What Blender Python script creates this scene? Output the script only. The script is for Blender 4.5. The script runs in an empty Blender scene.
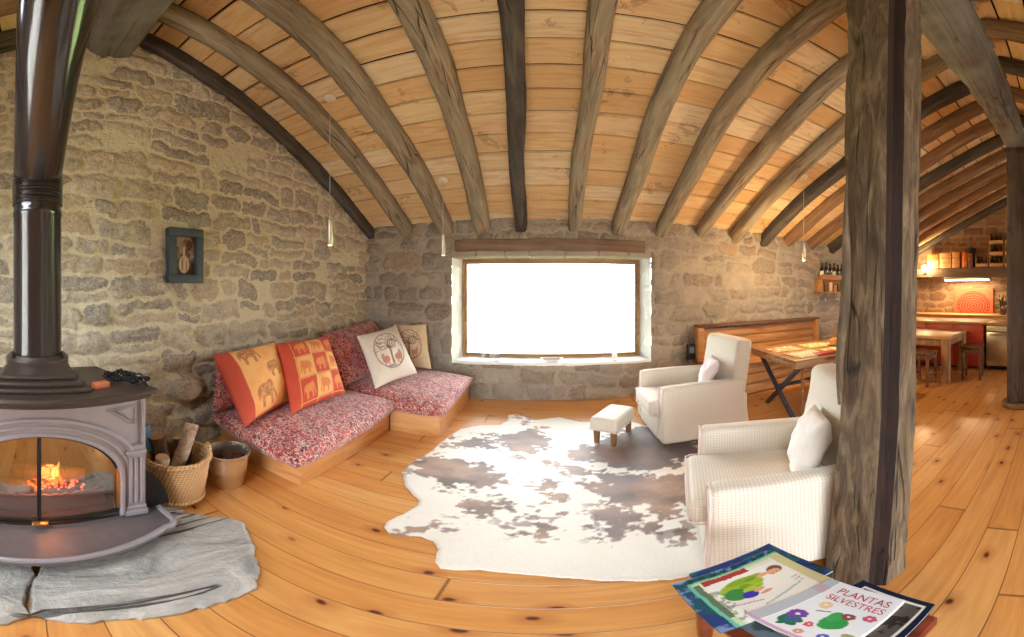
import bpy, bmesh, math, random
import numpy as np
from mathutils import Vector, Matrix
random.seed(7)
rng = np.random.default_rng(11)
scene = bpy.context.scene
C = scene.collection
R = math.radians
PI = math.pi

# ------------------------------------------------------------------ noise
def h2(ix, iy, s=0):
    n = np.sin(ix * 127.1 + iy * 311.7 + s * 74.7) * 43758.5453
    return n - np.floor(n)

def vn(x, y, s=0):
    x = np.asarray(x, float); y = np.asarray(y, float)
    ix = np.floor(x); iy = np.floor(y); fx = x - ix; fy = y - iy
    fx = fx * fx * (3 - 2 * fx); fy = fy * fy * (3 - 2 * fy)
    a = h2(ix, iy, s); b = h2(ix + 1, iy, s); c = h2(ix, iy + 1, s); d = h2(ix + 1, iy + 1, s)
    return (a * (1 - fx) + b * fx) * (1 - fy) + (c * (1 - fx) + d * fx) * fy

def fbm(x, y, s=0, o=4):
    t = 0; a = .5; n = 0
    for k in range(o):
        t = t + a * vn(x * 2 ** k, y * 2 ** k, s + k * 13); n += a; a *= .5
    return t / n

def sstep(a, b, x):
    t = np.clip((x - a) / (b - a), 0, 1); return t * t * (3 - 2 * t)

def inpoly(px, py, poly):
    inside = np.zeros(np.shape(px), bool); n = len(poly)
    for i in range(n):
        x1, y1 = poly[i]; x2, y2 = poly[(i + 1) % n]
        c = ((y1 > py) != (y2 > py))
        xi = (x2 - x1) * (py - y1) / ((y2 - y1) if y2 != y1 else 1e-9) + x1
        inside ^= c & (px < xi)
    return inside

def polydist(px, py, poly):
    d = np.full(np.shape(px), 1e9); n = len(poly)
    for i in range(n):
        x1, y1 = poly[i]; x2, y2 = poly[(i + 1) % n]
        dx, dy = x2 - x1, y2 - y1
        t = np.clip(((px - x1) * dx + (py - y1) * dy) / (dx * dx + dy * dy + 1e-12), 0, 1)
        d = np.minimum(d, np.hypot(px - x1 - t * dx, py - y1 - t * dy))
    return np.where(inpoly(px, py, poly), d, -d)

# ------------------------------------------------------------------ nodes
def new_mat(name):
    m = bpy.data.materials.new(name); m.use_nodes = True
    nt = m.node_tree
    return m, nt, nt.nodes['Principled BSDF']

def nd(nt, typ, ins=None, **props):
    n = nt.nodes.new(typ)
    for k, v in props.items(): setattr(n, k, v)
    for k, v in (ins or {}).items():
        if isinstance(v, bpy.types.NodeSocket): nt.links.new(v, n.inputs[k])
        else: n.inputs[k].default_value = v
    return n

def mth(nt, op, a, b=None, c=None, clamp=False):
    ins = {0: a}
    if b is not None: ins[1] = b
    if c is not None: ins[2] = c
    n = nd(nt, 'ShaderNodeMath', ins, operation=op); n.use_clamp = clamp
    return n.outputs[0]

def mixc(nt, f, a, b, mode='MIX'):
    def c4(c): return c if isinstance(c, bpy.types.NodeSocket) else (c[0], c[1], c[2], 1)
    n = nd(nt, 'ShaderNodeMix', {0: f, 6: c4(a), 7: c4(b)}, data_type='RGBA', blend_type=mode)
    return n.outputs[2]

def ramp(nt, fac, stops, interp='LINEAR'):
    n = nd(nt, 'ShaderNodeValToRGB', {0: fac}); cr = n.color_ramp; cr.interpolation = interp
    while len(cr.elements) < len(stops): cr.elements.new(.5)
    for e, (p, c) in zip(cr.elements, stops):
        e.position = p
        e.color = (c, c, c, 1) if isinstance(c, (int, float)) else (c[0], c[1], c[2], 1)
    return n.outputs[0]

def coords(nt, scale=(1, 1, 1), rnd=True, kind='Object'):
    tc = nd(nt, 'ShaderNodeTexCoord').outputs[kind]
    if rnd:
        oi = nd(nt, 'ShaderNodeObjectInfo').outputs['Random']
        off = nd(nt, 'ShaderNodeVectorMath', {0: oi, 1: (17.3, 31.7, 53.1)}, operation='MULTIPLY').outputs[0]
        tc = nd(nt, 'ShaderNodeVectorMath', {0: tc, 1: off}, operation='ADD').outputs[0]
    return nd(nt, 'ShaderNodeMapping', {'Vector': tc, 'Scale': scale}).outputs[0]

def noise(nt, vec, scale, detail=4, rough=.55, dist=0):
    return nd(nt, 'ShaderNodeTexNoise', {'Vector': vec, 'Scale': scale, 'Detail': detail, 'Roughness': rough, 'Distortion': dist}).outputs[0]

def bump(nt, bsdf, h, strength=.3, dist=.01):
    b = nd(nt, 'ShaderNodeBump', {'Height': h, 'Strength': strength, 'Distance': dist})
    nt.links.new(b.outputs[0], bsdf.inputs['Normal'])

def link(nt, a, b): nt.links.new(a, b)

def plain(name, col, rough=.5, metal=0, var=.12, scale=30, bmp=.05, coat=0):
    m, nt, b = new_mat(name)
    n = noise(nt, coords(nt), scale, 4)
    c = mixc(nt, n, [x * (1 - var) for x in col], [min(1, x * (1 + var)) for x in col])
    link(nt, c, b.inputs['Base Color'])
    b.inputs['Roughness'].default_value = rough; b.inputs['Metallic'].default_value = metal
    b.inputs['Coat Weight'].default_value = coat
    if bmp: bump(nt, b, n, bmp, .005)
    return m

def wood(name, dark, mid, light, axis='x', scale=9, stretch=9, rough=.55, bmp=.25, weather=None, wmix=.5, cracks=0, coat=0):
    m, nt, b = new_mat(name)
    sc = [scale] * 3; sc['xyz'.index(axis)] = scale / stretch
    v = coords(nt, tuple(sc))
    n1 = noise(nt, v, 1.0, 7, .6, 1.2)
    n2 = noise(nt, v, 4.5, 5, .65, .3)
    col = ramp(nt, n1, [(.28, dark), (.48, mid), (.72, light)])
    col = mixc(nt, mth(nt, 'MULTIPLY', n2, .55), col, [x * .45 for x in mid], 'MIX')
    h = mth(nt, 'ADD', n1, mth(nt, 'MULTIPLY', n2, .6))
    if weather is not None:
        w = noise(nt, coords(nt, (1.6, 1.6, 1.6)), 1.5, 5, .6, .5)
        w = ramp(nt, w, [(.38, 0), (.62, 1)])
        col = mixc(nt, mth(nt, 'MULTIPLY', w, wmix), col, weather)
    if cracks:
        sc2 = [26] * 3; sc2['xyz'.index(axis)] = 1.4
        vo = nd(nt, 'ShaderNodeTexVoronoi', {'Vector': coords(nt, tuple(sc2)), 'Scale': .55}, feature='DISTANCE_TO_EDGE').outputs[0]
        cr = ramp(nt, vo, [(0, 1), (.035, 0)])
        cr = mth(nt, 'MULTIPLY', cr, ramp(nt, noise(nt, v, .8, 2), [(.5, 0), (.6, 1)]))
        col = mixc(nt, mth(nt, 'MULTIPLY', cr, cracks), col, [x * .25 for x in dark])
        h = mth(nt, 'SUBTRACT', h, mth(nt, 'MULTIPLY', cr, 1.2))
    link(nt, col, b.inputs['Base Color'])
    b.inputs['Roughness'].default_value = rough
    b.inputs['Coat Weight'].default_value = coat
    bump(nt, b, h, bmp, .012)
    return m

def emis(name, col, st):
    m, nt, b = new_mat(name)
    b.inputs['Base Color'].default_value = (*col, 1)
    b.inputs['Emission Color'].default_value = (*col, 1)
    b.inputs['Emission Strength'].default_value = st
    return m

def painted(name, rough=.7, grain=.0, attr='Col', bscale=150, bmp=.15, spec=.3):
    """colour comes from the thing's own printed / dyed pattern (a colour attribute), a weave breaks it up"""
    m, nt, b = new_mat(name)
    a = nd(nt, 'ShaderNodeVertexColor', layer_name=attr).outputs[0]
    n = noise(nt, coords(nt), bscale, 3)
    c = mixc(nt, mth(nt, 'MULTIPLY', n, grain), a, (.1, .05, .03))
    link(nt, c, b.inputs['Base Color'])
    b.inputs['Roughness'].default_value = rough
    b.inputs['Specular IOR Level'].default_value = spec
    bump(nt, b, n, bmp, .004)
    return m

# ------------------------------------------------------------------ mesh builder
class MB:
    def __init__(s): s.v = []; s.f = []; s.m = []
    def add(s, verts, faces, mi=0, M=None):
        o = len(s.v)
        if M is not None: verts = [tuple(M @ Vector(p)) for p in verts]
        s.v.extend([tuple(p) for p in verts]); s.f.extend([tuple(i + o for i in f) for f in faces]); s.m.extend([mi] * len(faces))
        return s
    def rbox(s, cx, cy, cz, sx, sy, sz, r=.004, seg=1, n=(1, 1, 1), mi=0, M=None, fn=None):
        """box of full size sx,sy,sz with rounded edges; fn deforms points"""
        hs = (sx / 2, sy / 2, sz / 2); r = min(r, min(hs) * .999)
        ax = []
        for h, k in zip(hs, n):
            L = [-h + r * i / seg for i in range(seg)] if r > 0 else []
            L += [-(h - r) + 2 * (h - r) * i / k for i in range(k + 1)]
            L += [h - r + r * (i + 1) / seg for i in range(seg)] if r > 0 else []
            ax.append(L)
        N = [len(a) - 1 for a in ax]; idx = {}; vs = []; fs = []
        def vid(i, j, k):
            key = (i, j, k)
            if key in idx: return idx[key]
            p = [ax[0][i], ax[1][j], ax[2][k]]
            q = [max(-(h - r), min(h - r, c)) for c, h in zip(p, hs)]
            d = [a - b for a, b in zip(p, q)]; l = math.sqrt(sum(t * t for t in d))
            if l > 1e-9: p = [b + t / l * r for b, t in zip(q, d)]
            p = (p[0] + cx, p[1] + cy, p[2] + cz)
            if fn: p = fn(*p)
            idx[key] = len(vs); vs.append(p); return idx[key]
        for k0, flip in ((0, 1), (N[2], 0)):
            for i in range(N[0]):
                for j in range(N[1]):
                    f = [vid(i, j, k0), vid(i + 1, j, k0), vid(i + 1, j + 1, k0), vid(i, j + 1, k0)]
                    fs.append(f[::-1] if flip else f)
        for j0, flip in ((0, 0), (N[1], 1)):
            for i in range(N[0]):
                for k in range(N[2]):
                    f = [vid(i, j0, k), vid(i + 1, j0, k), vid(i + 1, j0, k + 1), vid(i, j0, k + 1)]
                    fs.append(f[::-1] if flip else f)
        for i0, flip in ((0, 1), (N[0], 0)):
            for j in range(N[1]):
                for k in range(N[2]):
                    f = [vid(i0, j, k), vid(i0, j + 1, k), vid(i0, j + 1, k + 1), vid(i0, j, k + 1)]
                    fs.append(f[::-1] if flip else f)
        return s.add(vs, fs, mi, M)
    def box(s, x0, x1, y0, y1, z0, z1, r=.004, mi=0, M=None, seg=1):
        return s.rbox((x0 + x1) / 2, (y0 + y1) / 2, (z0 + z1) / 2, x1 - x0, y1 - y0, z1 - z0, r, seg, mi=mi, M=M)
    def tube(s, pts, rad, n=12, mi=0, M=None, cap=True, power=2, up=None, w=1.0):
        pts = [Vector(p) for p in pts]; k = len(pts)
        if not hasattr(rad, '__len__'): rad = [rad] * k
        vs = []; fs = []; a = None
        for i, p in enumerate(pts):
            t = (pts[min(i + 1, k - 1)] - pts[max(i - 1, 0)]).normalized()
            if a is None:
                u0 = Vector(up) if up else (Vector((0, 0, 1)) if abs(t.z) < .9 else Vector((1, 0, 0)))
                a = (u0 - t * u0.dot(t)).normalized()
            else:
                a = (a - t * a.dot(t)).normalized()
            b = t.cross(a)
            for j in range(n):
                q = 2 * PI * j / n; c, d = math.cos(q), math.sin(q)
                if power != 2:
                    l = (abs(c) ** power + abs(d) ** power) ** (-1 / power); c *= l; d *= l
                vs.append(p + (a * c + b * d * w) * rad[i])
        for i in range(k - 1):
            for j in range(n):
                fs.append((i * n + j, i * n + (j + 1) % n, (i + 1) * n + (j + 1) % n, (i + 1) * n + j))
        if cap:
            fs.append(tuple(range(n))[::-1]); fs.append(tuple((k - 1) * n + j for j in range(n)))
        return s.add(vs, fs, mi, M)
    def lathe(s, prof, n=32, mi=0, M=None, c=(0, 0, 0)):
        """prof: list of (r,z); r=0 closes"""
        vs = []; fs = []; rings = []
        for r, z in prof:
            if r < 1e-6: rings.append([len(vs)]); vs.append((c[0], c[1], c[2] + z))
            else:
                rings.append(list(range(len(vs), len(vs) + n)))
                vs += [(c[0] + r * math.cos(2 * PI * j / n), c[1] + r * math.sin(2 * PI * j / n), c[2] + z) for j in range(n)]
        for A, B in zip(rings, rings[1:]):
            for j in range(n):
                a, b = A[j % len(A)], A[(j + 1) % len(A)]; d, e = B[j % len(B)], B[(j + 1) % len(B)]
                f = []
                for q in (a, b, e, d):
                    if q not in f: f.append(q)
                if len(f) > 2: fs.append(tuple(f))
        return s.add(vs, fs, mi, M)
    def prism(s, poly, z0, z1, mi=0, M=None, bev=0):
        """vertical prism of a plan polygon (counter-clockwise)"""
        n = len(poly); vs = []; fs = []
        ins = poly
        if bev:
            ins = inset(poly, bev)
            levels = [(ins, z0), (poly, z0 + bev), (poly, z1 - bev), (ins, z1)]
        else: levels = [(poly, z0), (poly, z1)]
        for pl, z in levels: vs += [(x, y, z) for x, y in pl]
        for l in range(len(levels) - 1):
            for i in range(n):
                j = (i + 1) % n
                fs.append((l * n + i, l * n + j, (l + 1) * n + j, (l + 1) * n + i))
        fs.append(tuple(range(n))[::-1]); fs.append(tuple((len(levels) - 1) * n + i for i in range(n)))
        return s.add(vs, fs, mi, M)
    def build(s, name, mat, parent=None, loc=(0, 0, 0), sharp=40, rot=None):
        me = bpy.data.meshes.new(name); me.from_pydata(s.v, [], s.f)
        mats = mat if isinstance(mat, (list, tuple)) else [mat]
        for m in mats: me.materials.append(m)
        if len(mats) > 1: me.polygons.foreach_set('material_index', s.m)
        return finish(me, name, parent, loc, sharp, rot)

def finish(me, name, parent=None, loc=(0, 0, 0), sharp=40, rot=None):
    me.polygons.foreach_set('use_smooth', [True] * len(me.polygons))
    me.update()
    if sharp: me.set_sharp_from_angle(angle=R(sharp))
    o = bpy.data.objects.new(name, me); C.objects.link(o); o.location = loc
    if rot: o.rotation_euler = rot
    if parent: o.parent = parent
    return o

def inset(poly, d):
    n = len(poly); out = []
    for i in range(n):
        p0, p1, p2 = Vector(poly[i - 1]), Vector(poly[i]), Vector(poly[(i + 1) % n])
        a = (p1 - p0).normalized(); b = (p2 - p1).normalized()
        na = Vector((-a.y, a.x)); nb = Vector((-b.y, b.x)); m = (na + nb)
        m = m.normalized() if m.length > 1e-6 else na
        k = d / max(.35, m.dot(na)); out.append(tuple(p1 + m * k))
    return out

def fix(o):
    bm = bmesh.new(); bm.from_mesh(o.data); bmesh.ops.recalc_face_normals(bm, faces=bm.faces); bm.to_mesh(o.data); bm.free(); return o

def tag(o, label, cat, group=None):
    o['label'] = label; o['category'] = cat
    if group: o['group'] = group
    return o

def thing(name, label, cat, loc=(0, 0, 0), rotz=0, group=None):
    o = bpy.data.objects.new(name, None); C.objects.link(o); o.empty_display_size = .1
    o.location = loc; o.rotation_euler = (0, 0, rotz)
    return tag(o, label, cat, group)

def struct(o): o['kind'] = 'structure'; return o

def grid_obj(name, P, mat, parent=None, loc=(0, 0, 0), cols=None, keep=None, attrs=None, sharp=None, wrap=False, flip=False):
    """P: array (n,m,3) of points -> quad grid; keep: mask of faces (n-1,m-1)"""
    n, m, _ = P.shape
    I = np.arange(n * m).reshape(n, m)
    F = np.stack([I[:-1, :-1], I[1:, :-1], I[1:, 1:], I[:-1, 1:]], -1)
    if flip: F = F[..., ::-1]
    F = F[keep] if keep is not None else F.reshape(-1, 4)
    used = np.unique(F); remap = np.full(n * m, -1); remap[used] = np.arange(len(used))
    F = remap[F]; V = P.reshape(-1, 3)[used]
    me = bpy.data.meshes.new(name); me.from_pydata(V.tolist(), [], F.tolist()); me.materials.append(mat)
    if cols is not None:
        a = me.attributes.new('Col', 'FLOAT_COLOR', 'POINT')
        cc = np.concatenate([cols.reshape(-1, 3)[used], np.ones((len(used), 1))], 1)
        a.data.foreach_set('color', cc.astype(np.float32).ravel())
    for k, arr in (attrs or {}).items():
        a = me.attributes.new(k, 'FLOAT', 'POINT'); a.data.foreach_set('value', arr.reshape(-1)[used].astype(np.float32))
    return finish(me, name, parent, loc, sharp)

def lin(r, g, b):
    f = lambda c: (c / 255 / 12.92) if c / 255 <= .04045 else ((c / 255 + .055) / 1.055) ** 2.4
    return (f(r), f(g), f(b))

def pillow(name, corners, t, mat, parent=None, loc=(0, 0, 0), N=36, pattern=None, pinch=.06, power=.42, zmin=None, wr=.006, seed=0, back=None, side=1):
    """stuffed cloth case with four corners (bl, br, tr, tl); pattern(u,v)->rgb on front and back"""
    c = [np.array(p, float) - np.array(loc, float) for p in corners]
    nrm = np.cross(c[1] - c[0], c[3] - c[0]); nrm /= np.linalg.norm(nrm)
    u, v = np.meshgrid(np.linspace(-1, 1, N + 1), np.linspace(-1, 1, N + 1), indexing='ij')
    pu = u * (1 - pinch * (1 - v ** 2) * np.abs(u) ** 2); pv = v * (1 - pinch * (1 - u ** 2) * np.abs(v) ** 2)
    a = (1 - pu) / 2; b = (1 + pu) / 2; d = (1 - pv) / 2; e = (1 + pv) / 2
    base = (a * d)[..., None] * c[0] + (b * d)[..., None] * c[1] + (b * e)[..., None] * c[2] + (a * e)[..., None] * c[3]
    prof = (np.clip(1 - u ** 2, 0, 1) * np.clip(1 - v ** 2, 0, 1)) ** power
    wn = (fbm(u * 2.3 + 5 * seed, v * 2.3, seed) - .5) * wr * 4 * (.25 + prof)
    out = []
    for sgn in (1, -1):
        out.append(base + nrm * (sgn * prof * t + wn)[..., None])
    V = np.concatenate([out[0].reshape(-1, 3), out[1].reshape(-1, 3)])
    if zmin is not None: V[:, 2] = np.maximum(V[:, 2], zmin(V[:, 0] + loc[0], V[:, 1] + loc[1]) - loc[2])
    K = (N + 1) ** 2; I = np.arange(K).reshape(N + 1, N + 1)
    F1 = np.stack([I[:-1, :-1], I[1:, :-1], I[1:, 1:], I[:-1, 1:]], -1).reshape(-1, 4)
    J = I + K; E = np.zeros_like(I, bool); E[0] = E[-1] = True; E[:, 0] = E[:, -1] = True
    J = np.where(E, I, J)
    F2 = np.stack([J[:-1, :-1], J[:-1, 1:], J[1:, 1:], J[1:, :-1]], -1).reshape(-1, 4)
    F = np.concatenate([F1, F2]); used = np.unique(F); rm = np.full(2 * K, -1); rm[used] = np.arange(len(used))
    me = bpy.data.meshes.new(name); me.from_pydata(V[used].tolist(), [], rm[F].tolist()); me.materials.append(mat)
    if pattern is not None:
        cf = pattern((u + 1) / 2, (v + 1) / 2).reshape(-1, 3)
        cb = cf if back is None else np.tile(np.array(back), (K, 1))
        cc = np.concatenate([cf, cb])[used]; cc = np.concatenate([cc, np.ones((len(cc), 1))], 1)
        at = me.attributes.new('Col', 'FLOAT_COLOR', 'POINT'); at.data.foreach_set('color', cc.astype(np.float32).ravel())
    return finish(me, name, parent, loc if parent is None else (0, 0, 0), None)
SKY, P_PEND, P_BULB, P_STRIP, EXPO = 7.0, 15.0, 22.0, 13.0, 1.62
# ------------------------------------------------------------------ dimensions of the place (metres)
XL, XR, YB, YF, YRIDGE = -2.67, 8.6, 4.38, -3.14, .62
SL = .51
def raft_z(y):      # underside of the rafters
    return 2.3 + SL * (YB - y) if y >= YRIDGE else 2.3 + SL * (YB - (2 * YRIDGE - y))
def board_z(y): return raft_z(y) + .19
WIN = (-1.28, 1.47, .50, 2.06)     # opening in the back wall

# ------------------------------------------------------------------ stone walls
def stones(u, v, seed, hr, wr_, gap, warp, wob=.05):
    rg = np.random.default_rng(seed)
    uw = u + warp * (fbm(u * 3.1, v * 3.1, seed) - .5) * 2 + .55 * warp * (fbm(u * 9, v * 9, seed + 3) - .5) * 2 + .25 * warp * (fbm(u * 24, v * 24, seed + 6) - .5) * 2
    vw = v + warp * .8 * (fbm(u * 2.7 + 9, v * 2.7, seed + 1) - .5) * 2 + wob * (vn(u * .6, v * .3, seed + 2) - .5) * 2 + .55 * warp * (fbm(u * 9 + 4, v * 9, seed + 5) - .5) * 2 + .25 * warp * (fbm(u * 24 + 4, v * 24, seed + 7) - .5) * 2
    H = np.zeros_like(u); S = np.zeros_like(u); T = np.zeros_like(u)
    z = v.min() - .3
    while z < v.max() + .3:
        h = rg.uniform(*hr)
        row = (vw >= z) & (vw < z + h)
        x = u.min() - .5 - rg.uniform(0, .3)
        while x < u.max() + .5:
            w = rg.uniform(*wr_) * (.7 + .6 * h / hr[1])
            parts = [(z, z + h)]
            if h > .75 * hr[1] and rg.random() < .35: q = rg.uniform(.4, .6); parts = [(z, z + h * q), (z + h * q, z + h)]
            cell = row & (uw >= x) & (uw < x + w)
            for (a, b) in parts:
                k = cell & (vw >= a) & (vw < b)
                sid = rg.random(); amp = rg.uniform(.35, 1) if rg.random() > .06 else .0
                tx, tz = rg.uniform(-.25, .25, 2); rr = rg.uniform(.18, .42) * min(w, b - a)
                if not k.any(): continue
                px = np.abs(uw[k] - (x + w / 2)) - (w / 2 - gap - rr); pz = np.abs(vw[k] - (a + b) / 2) - ((b - a) / 2 - gap - rr)
                sd = rr - np.hypot(np.maximum(px, 0), np.maximum(pz, 0)) - np.minimum(np.maximum(px, pz), 0)
                hh = sstep(-.004, .018, sd)
                H[k] = hh * (amp > 0); S[k] = sid
                T[k] = -.55 * np.exp(-((sd + .004) / .008) ** 2) * (amp > 0) * sstep(.35, .6, fbm(u[k] * 5, v[k] * 5, seed + 9)) + hh * (.35 + .65 * sstep(0, .09, sd)) * amp * (1 + tx * (uw[k] - x - w / 2) / w * 2 + tz * (vw[k] - (a + b) / 2) / h * 2)
            x += w
        z += h
    return H, S, T

def stone_mat(name, mortar, mort2, stops, mort_noise=.5, rough=.9, bs=.5, grey=None):
    m, nt, b = new_mat(name)
    A = lambda s: nd(nt, 'ShaderNodeAttribute', attribute_name=s).outputs['Fac']
    h, sid = A('relief'), A('sid')
    v = coords(nt, rnd=False)
    n1 = noise(nt, v, 9, 8, .65); n2 = noise(nt, v, 45, 6, .7); n3 = noise(nt, v, 2.2, 4)
    st = ramp(nt, mth(nt, 'ADD', sid, mth(nt, 'MULTIPLY', mth(nt, 'SUBTRACT', n1, .5), .5)), stops)
    st = mixc(nt, ramp(nt, n2, [(.40, 0), (.75, .8)]), st, [c * 1.5 for c in stops[0][1]])
    st = mixc(nt, ramp(nt, n2, [(.22, .7), (.40, 0)]), st, [c * .28 for c in stops[0][1]])
    mo = mixc(nt, n1, mortar, mort2)
    mo = mixc(nt, ramp(nt, n2, [(.26, .55), (.46, 0)]), mo, [c * .42 for c in mort2])
    f = mth(nt, 'ADD', h, mth(nt, 'MULTIPLY', mth(nt, 'SUBTRACT', n1, .5), mort_noise))
    f = ramp(nt, f, [(.42, 0), (.62, 1)])
    col = mixc(nt, f, mo, st)
    if grey is not None:
        col = mixc(nt, ramp(nt, n3, [(.45, 0), (.62, .6)]), col, grey)
    link(nt, col, b.inputs['Base Color']); b.inputs['Roughness'].default_value = rough
    b.inputs['Specular IOR Level'].default_value = .25
    bump(nt, b, mth(nt, 'ADD', n1, mth(nt, 'MULTIPLY', n2, .9)), bs, .05)
    return m

M_wl = stone_mat('rubble stone with ochre mortar', lin(252, 244, 216), lin(242, 228, 190),
    [(0, lin(216, 204, 178)), (.25, lin(150, 143, 134)), (.45, lin(228, 214, 184)), (.6, lin(164, 156, 146)), (.8, lin(218, 202, 172)), (1, lin(206, 184, 156))], .5, bs=.9)
M_wb = stone_mat('grey pointed stone', lin(208, 196, 176), lin(180, 168, 148),
    [(0, lin(178, 166, 146)), (.25, lin(132, 114, 98)), (.5, lin(192, 178, 156)), (.7, lin(138, 130, 120)), (.85, lin(156, 132, 108)), (1, lin(184, 158, 128))], .6, bs=.8, grey=lin(168, 160, 148))

# left gable wall: u = world y, v = world z
def left_wall():
    y0, y1 = YF, 4.5; st = .0145
    ys = np.concatenate([np.arange(y0, -.6, .06), np.arange(-.6, y1, st)]); zs = np.arange(-.02, 4.5, st)
    u, v = np.meshgrid(ys, zs, indexing='ij')
    H, S, T = stones(u, v, 5, (.11, .28), (.13, .5), .009, .085, .10)
    d = T * .066 + .045 * (fbm(u * 14, v * 14, 3) - .5) + .03 * (fbm(u * 3, v * 3, 8) - .5) + .03 * (fbm(u * 30, v * 30, 31, 2) - .5)
    for (cy, cz, ry, rz, a) in ((1.33, .62, .2, .15, .16), (1.0, .3, .2, .2, .08), (1.62, .3, .22, .16, .09), (1.25, .2, .18, .15, .1)):   # field stones bulging out near the foot
        q = np.sqrt(((u - cy) / ry) ** 2 + ((v - cz) / rz) ** 2) + .25 * (fbm(u * 8, v * 8, 77) - .5)
        w = sstep(1.05, .55, q); d = np.maximum(d, w * (a + .02 * (fbm(u * 12, v * 12, 5) - .5))); H = np.maximum(H, w); S = np.where(w > .3, .55, S)
    top = np.vectorize(board_z)(ys)[:, None] + .05
    vv = np.minimum(v, top)
    P = np.stack([np.full_like(u, XL) + d, u, vv], -1)
    keep = (v[:-1, :-1] < top[:-1])
    return struct(grid_obj('wall_left', P, M_wl, keep=keep, attrs={'relief': H, 'sid': S}, sharp=None))
left_wall()

def back_wall():
    st = .02
    xs = np.concatenate([np.arange(XL - .1, 3.2, st), np.arange(3.2, XR + .1, .035)]); zs = np.arange(-.02, 2.6, st)
    # snap grid lines to the opening
    for w in WIN[:2]: xs[np.argmin(abs(xs - w))] = w
    for w in WIN[2:]: zs[np.argmin(abs(zs - w))] = w
    u, v = np.meshgrid(xs, zs, indexing='ij')
    H, S, T = stones(u, v, 21, (.12, .3), (.14, .5), .010, .09, .10)
    sm = .5 * sstep(.50, .66, fbm(u * 1.3, v * 1.3, 4))       # smeared pointing covers some stones
    H *= 1 - .75 * sm; T *= 1 - .7 * sm
    d = T * .05 + .034 * (fbm(u * 11, v * 11, 3) - .5) + .03 * (fbm(u * 2.5, v * 2.5, 8) - .5) + .016 * (fbm(u * 28, v * 28, 31, 2) - .5)
    # fade relief at the opening's edge so the reveal meets it
    e = np.maximum(np.maximum(WIN[0] - u, u - WIN[1]), np.maximum(WIN[2] - v, v - WIN[3]))
    d = d * np.clip(e / .05, 0, 1)
    P = np.stack([u, YB - d, v], -1)
    cx = (u[:-1, :-1] + u[1:, 1:]) / 2; cz = (v[:-1, :-1] + v[1:, 1:]) / 2
    keep = ~((cx > WIN[0]) & (cx < WIN[1]) & (cz > WIN[2]) & (cz < WIN[3]))
    return struct(grid_obj('wall_back', P, M_wb, keep=keep, attrs={'relief': H, 'sid': S}, flip=True))
back_wall()

# far kitchen gable and the wall behind the viewer
def right_wall():
    ys = np.arange(YF, 4.5, .05); zs = np.arange(-.02, 4.5, .05)
    u, v = np.meshgrid(ys, zs, indexing='ij')
    H, S, T = stones(u, v, 33, (.14, .3), (.2, .55), .02, .06)
    top = np.vectorize(board_z)(ys)[:, None] + .05
    P = np.stack([XR - T * .03, u, np.minimum(v, top)], -1)
    mk = stone_mat('reddish kitchen stone', lin(186, 160, 128), lin(160, 130, 100), [(0, lin(150, 116, 90)), (.3, lin(104, 84, 70)), (.6, lin(158, 128, 100)), (1, lin(128, 88, 66))], .6, bs=.7)
    return struct(grid_obj('wall_right', P, mk, keep=(v[:-1, :-1] < top[:-1]), attrs={'relief': H, 'sid': S}, flip=True))
right_wall()
M_wk = None
M_plaster = plain('ochre lime plaster', lin(225, 205, 165), .9, var=.08, scale=4)
mb = MB()
DO = (-1.2, 1.3, .0, 2.1); D2 = (4.6, 6.6, .9, 2.0)      # unseen glazed openings behind the viewer, added to let daylight in
mb.box(XL - .1, DO[0], YF - .4, YF, 0, 2.6); mb.box(DO[1], D2[0], YF - .4, YF, 0, 2.6); mb.box(D2[1], XR + .1, YF - .4, YF, 0, 2.6)
mb.box(DO[0], DO[1], YF - .4, YF, DO[3], 2.6); mb.box(D2[0], D2[1], YF - .4, YF, 0, D2[2]); mb.box(D2[0], D2[1], YF - .4, YF, D2[3], 2.6)
struct(mb.build('wall_rear', M_plaster))

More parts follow.
